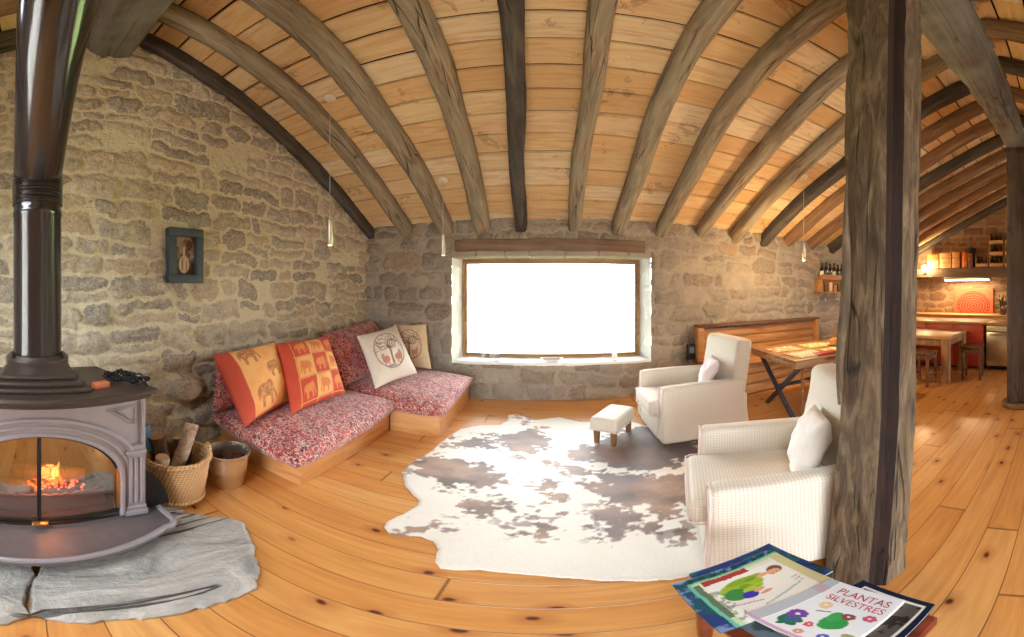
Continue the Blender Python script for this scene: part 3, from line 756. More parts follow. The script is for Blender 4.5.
SY = .04; SX = -1.9
def bowx(y, xc, xk, half): return xc - (xc - xk) * (y / half) ** 2
def bowpoly(xc, xk, half, back, backh, n=24):
    f = [(bowx(y, xc, xk, half), y) for y in np.linspace(-half, half, n + 1)]
    return f + [(back, backh), (back, -backh)]
def stove():
    t = thing('wood_stove', 'big grey cast-iron wood stove with glazed doors on the slate hearth', 'stove', (SX, SY, 0))
    zb = .16
    # base
    mb = MB(); mb.prism(bowpoly(.34, .26, .52, -.25, .36), .045, zb, bev=.01); mb.build('base', M_darkiron, t)
    for sy in (-1, 1):
        for x, y in ((.50, .30), (.42, .50)):
            m = MB(); m.box(x - .05, x + .05, sy * y - .04, sy * y + .04, .045, .125, .012); m.build('foot', M_darkiron, t)
    # hearth lip
    front = [(bowx(y, .665, .50, .58), y) for y in np.linspace(-.58, .58, 41)]
    corner = [(.50 - .075 * (1 - math.cos(a)), .58 + .075 * math.sin(a)) for a in np.linspace(.2, PI / 2, 8)] + [(.28, .64), (.06, .60)]
    poly = front + corner + [(x, -y) for x, y in corner[::-1]]
    mb = MB(); mb.prism(poly, .118, .15, bev=.01); mb.build('hearth_plate', M_plate, t)
    rim = [(-1 * 0 + p[0], p[1], .156) for p in inset(poly, .014)]
    rim = rim[len(front) + len(corner) + 1:] + rim[:len(front) + len(corner) - 1]
    mb = MB(); mb.tube(rim, .016, 8); mb.build('plate_rim', M_iron, t)
    for sy in (-1, 1):
        mb = MB(); pr = [(.52 + .175 * math.sin(a), zb - .01 + .29 * math.cos(a) ** 1.2) for a in np.linspace(0, PI / 2, 16)] + [(.5, zb - .01)]
        vs = [(.26, sy * y, z) for y, z in pr] + [(.235, sy * y, z) for y, z in pr]; n = len(pr)
        fs = [tuple(range(n)), tuple(range(n, 2 * n))[::-1]] + [(i, (i + 1) % n, n + (i + 1) % n, n + i) for i in range(n)]
        mb.add(vs, fs); fix(mb.build('side_wing', M_darkiron, t, sharp=30))
    # facade with arched opening
    a, zs, zc, zt, hw = .405, .44, .775, .935, .55
    F = lambda y, d=0: bowx(y, .37, .285, hw) + d
    arch = lambda y: zs + (zc - zs) * math.sqrt(max(0, 1 - (y / a) ** 2))
    ya = [a * math.sin(q) for q in np.linspace(-PI / 2, PI / 2, 49)]
    P = np.array([[(F(y), y, arch(y) * (1 - k) + zt * k) for k in np.linspace(0, 1, 9)] for y in ya])
    mb = MB()
    def sheet(P, th):
        n, m = len(P), len(P[0]); vs = [tuple(p) for r in P for p in r] + [(p[0] - th, p[1], p[2]) for r in P for p in r]; K = n * m
        fs = []
        for i in range(n - 1):
            for j in range(m - 1):
                q = (i * m + j, (i + 1) * m + j, (i + 1) * m + j + 1, i * m + j + 1); fs += [q, tuple(K + x for x in q[::-1])]
        for i in range(n - 1):
            for j in (0, m - 1): fs.append((i * m + j, (i + 1) * m + j, K + (i + 1) * m + j, K + i * m + j))
        for j in range(m - 1):
            for i in (0, n - 1): fs.append((i * m + j, i * m + j + 1, K + i * m + j + 1, K + i * m + j))
        mb.add(vs, fs)
    sheet(P, .06)
    for s in (-1, 1):
        yy = np.linspace(a, hw, 8) * s
        sheet(np.array([[(F(y), y, z) for z in np.linspace(zb, zt, 12)] for y in yy]), .06)
    fix(mb.build('facade', M_iron, t, sharp=35))
    # sides and back
    mb = MB()
    for s in (-1, 1):
        p0 = Vector((.29, s * .545)); p1 = Vector((-.25, s * .37))
        vs = []
        for p in (p0, p1):
            for d in (0, -.025):
                for z in (zb, zt): vs.append((p.x, p.y + s * d, z))
        mb.add(vs, [(0, 1, 5, 4), (2, 6, 7, 3), (0, 4, 6, 2), (1, 3, 7, 5), (0, 2, 3, 1), (4, 5, 7, 6)])
    mb.box(-.27, -.245, -.37, .37, zb, zt)
    fix(mb.build('side_panels', M_iron, t))
    # inside of the firebox
    mb = MB(); mb.box(-.2, .3, -.42, .42, zb, zb + .02); mb.box(-.2, -.18, -.4, .4, zb, zt - .05); mb.box(-.2, .26, -.44, -.42, zb, zt - .05); mb.box(-.2, .26, .42, .44, zb, zt - .05); mb.box(-.2, .3, -.44, .44, zt - .07, zt - .05)
    mb.build('firebox', M_soot, t)
    # arch mouldings
    mb = MB()
    for off, r, dx in ((.012, .012, .004), (.055, .009, .002), (.115, .014, .004)):
        pts = []
        A = a + off; H = zc - zs + off * (1.0 if off < .1 else .82)
        for q in np.linspace(-PI / 2, PI / 2, 60):
            y = A * math.sin(q); pts.append((F(min(max(y, -hw), hw), dx), y, zs + H * math.cos(q)))
        if off < .05: pts = [(F(-A, dx), -A, zb + .02)] + pts + [(F(A, dx), A, zb + .02)]
        mb.tube(pts, r, 8)
    mb.build('arch_moulding', M_iron, t)
    for s in (-1, 1):
        mb = MB(); tri = [(.33, .895), (.485, .895), (.485, .785), (.45, .80), (.40, .85)]
        for k, r in ((1, .007), (.62, .005)):
            c = (.455, .865); pts = [(F(y, .002), s * (c[0] + (y - c[0]) * k), c[1] + (z - c[1]) * k) for y, z in tri + tri[:2]]
            mb.tube(pts, r, 6, cap=False)
        mb.build('spandrel_panel', M_iron, t)
        # fluted corner column
        mb = MB(); yc = .487 * s; xf = F(.487)
        mb.box(xf - .03, xf + .035, yc - .062, yc + .062, zb, zb + .045, .008); mb.box(xf - .03, xf + .028, yc - .055, yc + .055, zb + .045, zb + .075, .008)
        mb.box(xf - .03, xf + .018, yc - .048, yc + .048, zb + .07, .61, .004)
        mb.box(xf - .03, xf + .03, yc - .056, yc + .056, .60, .628, .008); mb.box(xf - .03, xf + .022, yc - .05, yc + .05, .628, .66, .006)
        for d in (-.03, 0, .03): mb.tube([(xf + .018, yc + d, zb + .1), (xf + .018, yc + d, .58)], .0105, 10)
        for d in (-.05, .045): mb.tube([(xf + .004, yc + d, .66), (xf + .004, yc + d, .93)], .009, 8)
        mb.build('corner_column', M_iron, t)
    # doors
    mg, nt, b = new_mat('smoky stove glass')
    tr = nd(nt, 'ShaderNodeBsdfTransparent', {'Color': (.86, .8, .74, 1)}); gl = nd(nt, 'ShaderNodeBsdfGlossy', {'Roughness': .05, 'Color': (1, 1, 1, 1)})
    mx = nd(nt, 'ShaderNodeMixShader', {0: .24, 1: tr.outputs[0], 2: gl.outputs[0]}); link(nt, mx.outputs[0], nt.nodes['Material Output'].inputs[0])
    for s in (-1, 1):
        mb = MB(); ys = [s * .40 * math.sin(q) for q in np.linspace(0.012, PI / 2 - .03, 24)]
        lo = zb + .035; d = -.035
        top = [(F(y, d), y, arch(y) - .012) for y in ys]; bot = [(F(y, d), y, lo) for y in ys]
        mb.tube(top, .010, 8); mb.tube(bot, .014, 8); mb.tube([bot[0], top[0]], .006, 8); mb.tube([bot[-1], top[-1]], .012, 8)
        dr = mb.build('door', M_darkiron, t)
        P = np.array([[(F(y, d), y, lo * (1 - k) + (arch(y) - .012) * k) for k in (0, 1)] for y in ys])
        mb = MB(); sheet(P, .005); fix(mb.build('door_glass', mg, dr))
        mb = MB(); mb.box(F(.398, -.03), F(.398, -.008), s * .398 - .009, s * .398 + .009, lo + .03, .52, .003); mb.build('door_edge_strip', M_brass, dr)
        for z in (lo + .06, .46):
            mb = MB(); mb.lathe([(0, 0), (.013, 0), (.013, .05), (0, .05)], 12, c=(F(.41, -.012), s * .416, z)); mb.build('hinge', M_brass, dr)
    mb = MB(); mb.box(F(0, -.03), F(0, .012), -.035, .045, zb + .02, zb + .035, .005); mb.build('door_latch', M_brass, t)
    # grate
    mb = MB(); ys = np.linspace(-.36, .36, 121)
    P = np.array([[(.23 - .06 * (y / .36) ** 2, y, zb + .02 + k * (.115 + .012 * abs(math.sin(y * 55)))) for k in np.linspace(0, 1, 3)] for y in ys]); sheet(P, .015)
    fix(mb.build('fire_grate', M_iron, t))
    # lid
    mb = MB(); mb.prism(bowpoly(.40, .31, .575, -.255, .385), .93, .96, bev=.012); mb.build('top_moulding', M_iron_top, t)
    mb = MB(); mb.prism(bowpoly(.44, .34, .605, -.275, .405), .958, .992, bev=.013); mb.build('top_plate', M_iron_top, t)
    mb = MB()
    for (x0, x1, y, z0, z1) in ((-.25, .33, .265, .99, 1.015), (-.235, .29, .235, 1.014, 1.04), (-.22, .24, .205, 1.039, 1.062)):
        pl = lambda x0, x1, y: [(x1, -y * .92), (x1 + .012, 0), (x1, y * .92), (x1 - .03, y), (x0, y * .8), (x0, -y * .8), (x1 - .03, -y)]
        mb.prism(pl(x0, x1, y), z0, z1, bev=.008)
    vs = [(.22, -.19, 1.06), (.22, .19, 1.06), (-.21, .17, 1.06), (-.21, -.17, 1.06), (.12, -.165, 1.105), (.12, .165, 1.105), (-.2, .16, 1.105), (-.2, -.16, 1.105)]
    mb.add(vs, [(0, 1, 5, 4), (1, 2, 6, 5), (2, 3, 7, 6), (3, 0, 4, 7), (4, 5, 6, 7)])
    mb.build('stepped_lid', M_iron_top, t, sharp=25)
    mb = MB(); mb.lathe([(.15, 1.08), (.185, 1.08), (.185, 1.115), (.165, 1.135), (.15, 1.135)], 40, c=(-.05, 0, 0)); mb.build('flue_collar', M_iron_top, t)
    for q in (-.9, .9, 2.2, -2.2):
        mb = MB(); mb.lathe([(0, 0), (.011, 0), (.011, .02), (0, .024)], 10, c=(-.05 + .175 * math.cos(q), .175 * math.sin(q), 1.122)); mb.build('collar_bolt', M_darkiron, t)
    return t
stove()
# burning logs inside
for (p0, p1, r, lab) in (((-1.78, -.22, .27), (-1.80, .26, .30), .055, 'burning log lying behind the fire grate of the stove'), ((-1.90, -.1, .35), (-1.72, .30, .42), .045, 'burning log leaning across the fire in the stove')):
    mb = MB(); log(mb, Vector(p0), Vector(p1), r, 3); tag(mb.build('firewood_log', [M_bark, M_soot]), lab, 'log', 'logs burning in the stove')
M_em = emis('ember', (1.0, .10, .03), 2.2); M_fl = emis('flame', (1.0, .2, .05), .5)
t = thing('fire', 'small red and orange fire glowing behind the stove glass', 'fire', (-1.72, .08, .33))
mb = MB(); rg = random.Random(2)
for k in range(60):
    x, y = rg.uniform(-.05, .05), rg.uniform(-.1, .2); s = rg.uniform(.005, .013)
    mb.rbox(x, y, rg.uniform(0, .05), s, s * 1.4, s, s * .3, 1, M=None)
mb.build('embers', M_em, t)['kind'] = 'stuff'
for k, (y, h, lean) in enumerate(((.04, .13, .01), (.08, .17, -.02), (.13, .07, .06))):
    mb = MB(); pts = [(0, y + lean * q + .008 * math.sin(q * 7 + k), .02 + h * q) for q in np.linspace(0, 1, 10)]
    mb.tube(pts, [.010 * math.sin(PI * min(1, (.25 + q * .75))) + .001 for q in np.linspace(0, 1, 10)], 8); mb.build('flame', M_fl, t)

# stovepipe
def pipe():
    t = thing('stovepipe', 'shiny black stovepipe with a ribbed elbow rising from the stove', 'stovepipe', (-1.95, .04, 1.11))
    m, nt, b = new_mat('polished black steel'); b.inputs['Base Color'].default_value = (.085, .082, .085, 1); b.inputs['Metallic'].default_value = .75; b.inputs['Roughness'].default_value = .15
    n = noise(nt, coords(nt, (6, 6, .6)), 1, 3); bump(nt, b, n, .05, .02)
    r = .143; mb = MB()
    mb.lathe([(r, .0), (r, .84), (r + .004, .845), (r + .004, .87), (r, .875), (r, .92)], 48); mb.build('lower_tube', m, t)
    mb = MB(); pts = []; rad = []
    for i, q in enumerate(np.linspace(0, 1, 85)):
        pts.append((.012 * q ** 3, .001 * q, .91 + .20 * q)); rad.append(r + .003 + .005 * math.sin(q * 2 * PI * 10))
    mb.tube(pts, rad, 48, cap=False); mb.build('ribbed_elbow', m, t)
    P0 = Vector((.0, .0, 1.09)); D = Vector((.80, .055, .70)).normalized(); pts = []
    for q in np.linspace(0, 1, 18):
        a = q * .12; pts.append(P0 + Vector((0, 0, 1)) * (a * (1 - q)) + (Vector((0, 0, 1)) * a * (1 - q) + D * a * q) * .6)
    e = pts[-1]; pts += [e + D * s for s in np.linspace(.05, 2.75, 30)]
    mb = MB(); mb.tube(pts, r, 48, cap=False, up=(0, 1, 0)); mb.build('sloping_tube', m, t)
pipe()
# bits on the stove top
mb = MB(); mb.rbox(0, 0, .014, .05, .085, .028, .003, 1)
o = mb.build('matchbox', [plain('orange card', lin(206, 112, 70), .6)], None, (-1.66, .36, .992), rot=(0, 0, R(20))); tag(o, 'small orange-brown matchbox lying on the stove top', 'matchbox')
t = thing('chain', 'heap of black iron chain on the right corner of the stove top', 'chain', (-1.68, .50, .992))
rg = random.Random(5)
for k in range(46):
    q = k / 45; x = -.14 + .2 * q + .02 * math.sin(k * 1.7); y = -.07 + .17 * q + .015 * math.cos(k * 2.3); z = .016 + .022 * (k % 3) * (.4 + .6 * math.sin(PI * q))
    M = Matrix.Translation((x, y, z)) @ Matrix.Rotation(rg.uniform(0, 6), 4, 'Z') @ Matrix.Rotation(rg.uniform(-1, 1) + (k % 2) * 1.4, 4, 'X')
    mb = MB(); mb.tube([(.019 * math.cos(a), .012 * math.sin(a), 0) for a in np.linspace(0, 2 * PI, 13)], .0045, 6, cap=False, M=M); mb.build('chain_link', M_darkiron, t)

# ------------------------------------------------------------------ slate hearth
def slate():
    m, nt, b = new_mat('riven slate')
    v = coords(nt, (1, 1, 1), rnd=False); w = noise(nt, nd(nt, 'ShaderNodeMapping', {'Vector': v, 'Scale': (3.2, 1.6, 3), 'Rotation': (0, 0, .5)}).outputs[0], 1.5, 8, .62, 1.2); n2 = noise(nt, v, 22, 5)
    col = ramp(nt, w, [(.3, lin(126, 124, 120)), (.5, lin(176, 174, 166)), (.7, lin(216, 212, 202))])
    col = mixc(nt, mth(nt, 'MULTIPLY', n2, .35), col, lin(120, 120, 120))
    st = ramp(nt, nd(nt, 'ShaderNodeTexNoise', {'Vector': nd(nt, 'ShaderNodeMapping', {'Vector': v, 'Scale': (6, 1.1, 1), 'Rotation': (0, 0, .25)}).outputs[0], 'Scale': 1.0, 'Detail': 3, 'Distortion': .5}).outputs[0], [(.60, 0), (.612, 1), (.625, 1), (.635, 0)])
    col = mixc(nt, mth(nt, 'MULTIPLY', st, .85), col, lin(60, 56, 54))
    link(nt, col, b.inputs['Base Color']); b.inputs['Roughness'].default_value = .55
    bump(nt, b, mth(nt, 'SUBTRACT', mth(nt, 'ADD', w, mth(nt, 'MULTIPLY', n2, .3)), st), .9, .05)
    def slab(poly, label, seed):
        # broken, irregular edge
        P = []
        for i in range(len(poly)):
            p, q = Vector(poly[i]), Vector(poly[(i + 1) % len(poly)]); k = max(2, int((q - p).length / .02)); nn = Vector((-(q - p).y, (q - p).x)).normalized()
            for j in range(k):
                a = p.lerp(q, j / k); P.append(tuple(a + nn * (.045 * (vn(a.x * 12 + seed, a.y * 12, seed) - .5) + .02 * (vn(a.x * 40, a.y * 40, seed + 1) - .5))))
        c = Vector((sum(p[0] for p in P) / len(P), sum(p[1] for p in P) / len(P)))
        mb = MB(); n = len(P); rings = [(1.0, 0), (1.005, .022), (.985, .036), (.97, .044), (.8, .046), (.5, .046), (.2, .046)]; vs = []
        for k, (s, z) in enumerate(rings):
            for i, p in enumerate(P):
                a = c + (Vector(p) - c) * s; vs.append((a.x, a.y, z + (.004 * (vn(a.x * 9, a.y * 9, seed) - .5) if k > 2 else 0) + (.006 * (vn(i * .3, k, seed) - .5) if k == 1 else 0)))
        fs = [(k * n + i, k * n + (i + 1) % n, (k + 1) * n + (i + 1) % n, (k + 1) * n + i) for k in range(len(rings) - 1) for i in range(n)]
        fs += [tuple((len(rings) - 1) * n + i for i in range(n))]
        mb.add(vs, fs); o = fix(mb.build('hearth_slab', m, sharp=30)); tag(o, label, 'stone slab', 'slate hearth slabs')
    slab([(-.98, .0), (-.93, .16), (-.91, .42), (-.90, .74), (-1.02, .82), (-1.22, .97), (-1.38, 1.06), (-1.62, .86), (-1.80, .78), (-2.1, .76), (-2.45, .72), (-2.45, .035), (-1.3, .035)], 'large grey slate hearth slab with a chipped edge, right of the crack', 3)
    slab([(-.98, -.015), (-1.3, .02), (-2.45, .02), (-2.45, -.7), (-1.2, -.72), (-.95, -.35), (-.93, -.1)], 'grey slate hearth slab in the bottom left corner, left of the crack', 9)
slate()

# ------------------------------------------------------------------ basket, bucket, firewood
def wicker(name, c1, c2, su=60, sv=70):
    m, nt, b = new_mat(name)
    tc = nd(nt, 'ShaderNodeTexCoord').outputs['Object']; s = nd(nt, 'ShaderNodeSeparateXYZ', {0: tc})
    th = mth(nt, 'ARCTAN2', s.outputs[1], s.outputs[0])
    a = mth(nt, 'MULTIPLY', th, 26); z = mth(nt, 'MULTIPLY', s.outputs[2], 330)
    w1 = mth(nt, 'SINE', mth(nt, 'ADD', a, mth(nt, 'MULTIPLY', z, .35))); w2 = mth(nt, 'SINE', mth(nt, 'SUBTRACT', mth(nt, 'MULTIPLY', z, .62), a))
    h = mth(nt, 'MULTIPLY', mth(nt, 'ADD', mth(nt, 'MULTIPLY', w1, w2), 1), .5)
    n = noise(nt, tc, 40, 4)
    col = mixc(nt, mth(nt, 'MULTIPLY', h, .8), c1, c2); col = mixc(nt, mth(nt, 'MULTIPLY', n, .35), col, c1)
    link(nt, col, b.inputs['Base Color']); b.inputs['Roughness'].default_value = .6; bump(nt, b, h, .7, .012); return m
t = thing('wicker_basket', 'honey-coloured wicker log basket standing beside the stove', 'basket', (-1.86, .89, .0))
mw = wicker('honey wicker', lin(190, 138, 86), lin(250, 218, 166))
mb = MB(); pr = [(0, .048), (.155, .048), (.165, .055)]
for q in np.linspace(0, 1, 14): pr.append((.165 + .045 * q + .006 * math.sin(q * PI), .06 + .32 * q))
pr += [(.2, .38), (.192, .37), (.15, .075), (0, .07)]
mb.lathe(pr, 56); mb.build('basket_body', mw, t)
mb = MB()
for ph in (0, PI):
    mb.tube([((.206 + .009 * math.cos(q * 40 + ph)) * math.cos(q), (.206 + .009 * math.cos(q * 40 + ph)) * math.sin(q), .385 + .009 * math.sin(q * 40 + ph)) for q in np.linspace(0, 2 * PI, 240)], .012, 6, cap=False)
mb.build('braided_rim', mw, t)
mb = MB(); mb.tube([(.17 * math.cos(q), .17 * math.sin(q), .06) for q in np.linspace(0, 2 * PI, 60)], .012, 6, cap=False); mb.build('base_ring', mw, t)
mb = MB(); mb.tube([(.02 + .03 * math.cos(q), .215, .38 + .05 * math.sin(q)) for q in np.linspace(0, PI, 14)], .012, 8); mb.build('basket_handle', mw, t)
M_birch = wood('pale birch bark', lin(120, 92, 76), lin(200, 172, 148), lin(232, 214, 196), 'x', 18, 5, .85, .6)
for p0, p1, r, lab, m in (((-1.80, .80, .12), (-1.86, 1.0, .60), .045, 'pale barked log leaning out of the wicker basket', M_birch),
                          ((-1.98, .87, .12), (-1.97, .80, .50), .05, 'short dark log upright at the back left of the wicker basket', M_bark),
                          ((-1.84, .76, .1), (-1.80, .765, .42), .043, 'sawn log end at the left rim of the wicker basket', M_birch),
                          ((-1.92, 1.0, .1), (-2.0, .98, .44), .05, 'dark log at the back of the wicker basket', M_bark)):
    mb = MB(); log(mb, p0, p1, r, int(abs(p0[1]) * 50)); tag(mb.build('firewood_log', [m, M_cut]), lab, 'log', 'logs in the wicker basket')
mb = MB(); mb.tube([(-1.83, .86, .2), (-1.88, .97, .5), (-1.89, .985, .56), (-1.885, .995, .60)], [.012, .012, .014, .018], 10)
tag(mb.build('hearth_brush', M_darkiron), 'dark handle of a hearth tool standing among the logs', 'tool')
mb = MB(); mb.rbox(0, 0, 0, .06, .11, .2, .012, 2)
tag(mb.build('paper_packet', plain('blue packet', lin(70, 118, 150), .5, var=.3, scale=12), None, (-2.0, .72, .47), rot=(.1, -.2, .3)), 'blue firelighter packet tucked behind the stove corner, above the basket', 'packet')
def field_log(p0, p1, r, lab):
    mb = MB(); log(mb, p0, p1, r, int(abs(p0[2]) * 90)); tag(mb.build('firewood_log', [M_bark, M_cut]), lab, 'log', 'logs by the wall')
field_log((-2.28, .86, .09), (-2.0, 1.12, .09), .08, 'dark log on the floor behind the wicker basket')
field_log((-2.36, .72, .30), (-2.10, .88, .26), .08, 'dark log leaning on the wall behind the stove corner')
field_log((-2.33, 1.20, .09), (-2.04, 1.33, .09), .075, 'dark log on the floor between the bucket and the wall')
t = thing('metal_bucket', 'shiny galvanised bucket of pine cones between basket and corner seat', 'bucket', (-1.87, 1.285, 0))
mz = plain('galvanised steel', lin(226, 222, 216), .27, .92, .15, 10, .05)
mb = MB(); mb.lathe([(0, .004), (.10, .004), (.104, .0), (.108, .01), (.128, .14), (.131, .145), (.131, .15), (.146, .27), (.151, .3), (.158, .306), (.158, .316), (.15, .314), (.143, .27), (.105, .015), (0, .015)], 44); mb.build('bucket_body', mz, t)
for s in (-1, 1):
    mb = MB(); mb.rbox(0, s * .153, .275, .03, .008, .04, .003); mb.build('handle_lug', mz, t)
mb = MB(); mb.tube([(-.166 * math.sin(q), .166 * math.cos(q), .285 + .02 * math.sin(q)) for q in np.linspace(0, PI, 24)], .004, 6); mb.build('bail_handle', mz, t)
M_cone = plain('pine cone brown', lin(96, 62, 42), .8, var=.35, scale=25, bmp=.5)
def cone_mesh():
    mb = MB(); mb.tube([(0, 0, -.035), (0, 0, .04)], [.018, .008], 8)
    for k in range(60):
        z = -.035 + .075 * k / 60; a = k * 2.39996; r = .03 * math.sin(PI * (.15 + .8 * k / 60))
        M = Matrix.Translation((0, 0, z)) @ Matrix.Rotation(a, 4, 'Z') @ Matrix.Rotation(-.5, 4, 'Y')
        mb.rbox(r * .75, 0, 0, r * .9 + .006, .016, .005, .002, 1, M=M)
    return mb
pc = None
for x, y, z, rx, ry in ((-1.90, 1.24, .205, 1.2, .3), (-1.83, 1.26, .205, .4, 1.3), (-1.90, 1.33, .205, 1.5, 2.), (-1.84, 1.33, .21, .2, .7), (-1.87, 1.28, .235, 1.4, 1.0), (-1.93, 1.29, .2, .9, .1), (-1.80, 1.31, .2, 1.9, .4)):
    if pc is None: o = pc = cone_mesh().build('pine_cone', M_cone)
    else: o = pc.copy(); C.objects.link(o)
    o.location = (x, y, z + .05); o.rotation_euler = (rx, ry, x * 40); tag(o, 'brown pine cone lying in the galvanised bucket', 'pine cone', 'pine cones in the bucket')
mb = MB(); mb.lathe([(0, .02), (.098, .022), (.128, .215), (.08, .235), (0, .24)], 30); o = mb.build('pine_cone_bed', M_cone, None, (-1.87, 1.285, 0)); tag(o, 'dense heap of brown pine cones filling the galvanised bucket', 'pine cones'); o['kind'] = 'stuff'
# ------------------------------------------------------------------ corner seat
M_pine = wood('honey pine', lin(188, 118, 62), lin(226, 162, 98), lin(240, 190, 128), 'x', 8, 9, .45, .12, coat=.15)
M_piney = wood('honey pine upright grain', lin(188, 118, 62), lin(226, 162, 98), lin(240, 190, 128), 'y', 8, 9, .45, .12, coat=.15)
def seat_base(label, x0, x1, y0, y1, z1, frontx):
    t = thing('seat_platform', label, 'seat platform', ((x0 + x1) / 2, (y0 + y1) / 2, 0), 0, 'pine seat platforms')
    a0, a1, b0, b1 = -(x1 - x0) / 2, (x1 - x0) / 2, -(y1 - y0) / 2, (y1 - y0) / 2
    mb = MB(); mb.box(a0, a1, b0, b0 + .022, 0, z1 - .02, .003); mb.build('front_panel', M_pine, t)
    mb = MB(); mb.box(a1 - .022, a1, b0 + .022, b1, 0, z1 - .02, .003); mb.build('side_panel', M_piney, t)
    mb = MB(); mb.box(a0, a0 + .022, b0 + .022, b1, 0, z1 - .02, .003); mb.build('side_panel', M_piney, t)
    mb = MB(); mb.box(a0, a1, b1 - .022, b1, 0, z1 - .02, .003); mb.build('back_panel', M_pine, t)
    mb = MB(); mb.box(a0, a1, b0, b1, z1 - .02, z1, .003); mb.build('top_board', M_piney, t)
seat_base('low pine seat platform along the left stone wall, under the long red mattress', -2.5, -1.52, 1.64, 2.96, .29, True)
seat_base('low pine seat platform under the window-side red mattress in the corner', -2.5, -1.0, 2.99, 4.22, .30, False)

def kilim_mat(name, bright):
    m, nt, b = new_mat(name)
    v = coords(nt, rnd=False)
    vo = nd(nt, 'ShaderNodeTexVoronoi', {'Vector': v, 'Scale': 15.0}); d = vo.outputs['Distance']
    n = noise(nt, v, 30, 4, .65, 2.2); n2 = noise(nt, v, 12, 4, .65, 2.5); n3 = noise(nt, v, 5, 3)
    s = nd(nt, 'ShaderNodeSeparateXYZ', {0: v})
    band = mth(nt, 'SINE', mth(nt, 'MULTIPLY', mth(nt, 'ADD', s.outputs[0], s.outputs[2]), 19.0))
    col = mixc(nt, ramp(nt, n3, [(.4, 0), (.6, 1)]), lin(164, 46, 44), lin(190, 74, 64))
    dk = mth(nt, 'MULTIPLY', ramp(nt, n2, [(.50, 0), (.54, 1)]), .8)
    col = mixc(nt, dk, col, lin(74, 30, 38))
    wt = mth(nt, 'MULTIPLY', ramp(nt, n, [(.53, 0), (.58, 1)]), ramp(nt, band, [(.2, .95), (.75, .55)]))
    col = mixc(nt, mth(nt, 'MULTIPLY', wt, bright), col, lin(238, 214, 204))
    ring = mth(nt, 'MULTIPLY', ramp(nt, d, [(.32, 0), (.36, .8), (.44, .8), (.48, 0)]), .7)
    col = mixc(nt, ring, col, lin(226, 178, 160))
    link(nt, col, b.inputs['Base Color']); b.inputs['Roughness'].default_value = .85; b.inputs['Sheen Weight'].default_value = .3
    bump(nt, b, n, .3, .006); return m
M_kil = kilim_mat('red block printed cotton', .9); M_kil2 = kilim_mat('dark red block printed cotton', .6)

zm1 = lambda x, y: np.where((x > -2.5) & (x < -1.53) & (y > 1.65) & (y < 2.95), .293, -1)
pl = pillow('seat_mattress', [(-2.48, 1.50, .335), (-1.42, 1.50, .275), (-1.44, 3.04, .30), (-2.48, 2.98, .33)], .14, M_kil, None, (-2.0, 2.2, .29), 60, None, .012, .30, zm1, .006, 1)
tag(pl, 'red patterned seat mattress along the left stone wall, under the orange cushions', 'mattress', 'red seat mattresses')
zm2 = lambda x, y: np.where((x > -2.5) & (x < -1.0) & (y > 3.0) & (y < 4.2), .303, -1)
pl = pillow('seat_mattress', [(-2.48, 2.98, .34), (-.93, 2.92, .29), (-.92, 4.22, .325), (-2.48, 4.24, .34)], .14, M_kil, None, (-1.7, 3.6, .30), 60, None, .012, .30, zm2, .006, 2)
tag(pl, 'red patterned seat mattress in the corner by the window, under the white cushions', 'mattress', 'red seat mattresses')
pl = pillow('back_bolster', [(-2.36, 1.46, .43), (-2.36, 2.92, .44), (-2.54, 2.96, .95), (-2.54, 1.60, .93)], .07, M_kil2, None, (-2.4, 2.2, .43), 44, None, .02, .35, None, .006, 3)
tag(pl, 'red patterned back cushion against the stone wall behind the orange cushions', 'cushion', 'red back cushions')
pl = pillow('back_bolster', [(-2.06, 2.93, .44), (-2.05, 4.18, .45), (-2.44, 4.20, 1.07), (-2.50, 3.02, .98)], .13, M_kil2, None, (-2.25, 3.5, .44), 44, None, .02, .35, None, .006, 4)
tag(pl, 'red patterned back cushion leaning in the wall corner beside the white cushions', 'cushion', 'red back cushions')

# orange cushions: printed elephants
EL = [(.02, .30), (.0, .55), (.06, .72), (.16, .80), (.30, .84), (.46, .88), (.60, .84), (.66, .92), (.78, .95), (.88, .86), (.92, .70), (.94, .48), (.98, .30), (1.0, .16), (.93, .12), (.90, .28), (.86, .45), (.80, .50), (.78, .30), (.78, .02), (.66, .02), (.65, .30), (.55, .36), (.40, .36), (.34, .30), (.33, .02), (.20, .02), (.19, .34), (.12, .42), (.07, .52), (.055, .30)]
def eleph(u, v, cx, cy, s, flip=1):
    x = (u - cx) / s * flip + .5; y = (v - cy) / s + .5
    d = polydist(x, y, EL); m = sstep(-.03, .02, d)
    return m, d
def pat_left(u, v):
    base = np.array(lin(242, 160, 88)); yel = np.array(lin(250, 200, 124)); red = np.array(lin(206, 84, 62)); br = np.array(lin(168, 88, 60))
    w = fbm(u * 5, v * 5, 3)[..., None]
    c = base * (1 - w) + yel * w
    for cx, cy, s in ((.36, .82, .30), (.68, .54, .27), (.42, .24, .34)):
        m, d = eleph(u, v, cx, cy, s); dots = (fbm(u * 40, v * 40, 5) > .5)
        c = c * (1 - (m * .75)[..., None]) + br * (m * .75)[..., None]
        lite = (m * dots * (d > .05) * .45)[..., None]; c = c * (1 - lite) + yel * lite
    c = np.where((u < .17)[..., None], red, c); c = np.where(((u > .17) & (u < .18))[..., None], np.array(lin(246, 190, 120)), c)
    return np.where(((v < .02) | (v > .98) | (u > .985))[..., None], red, c)
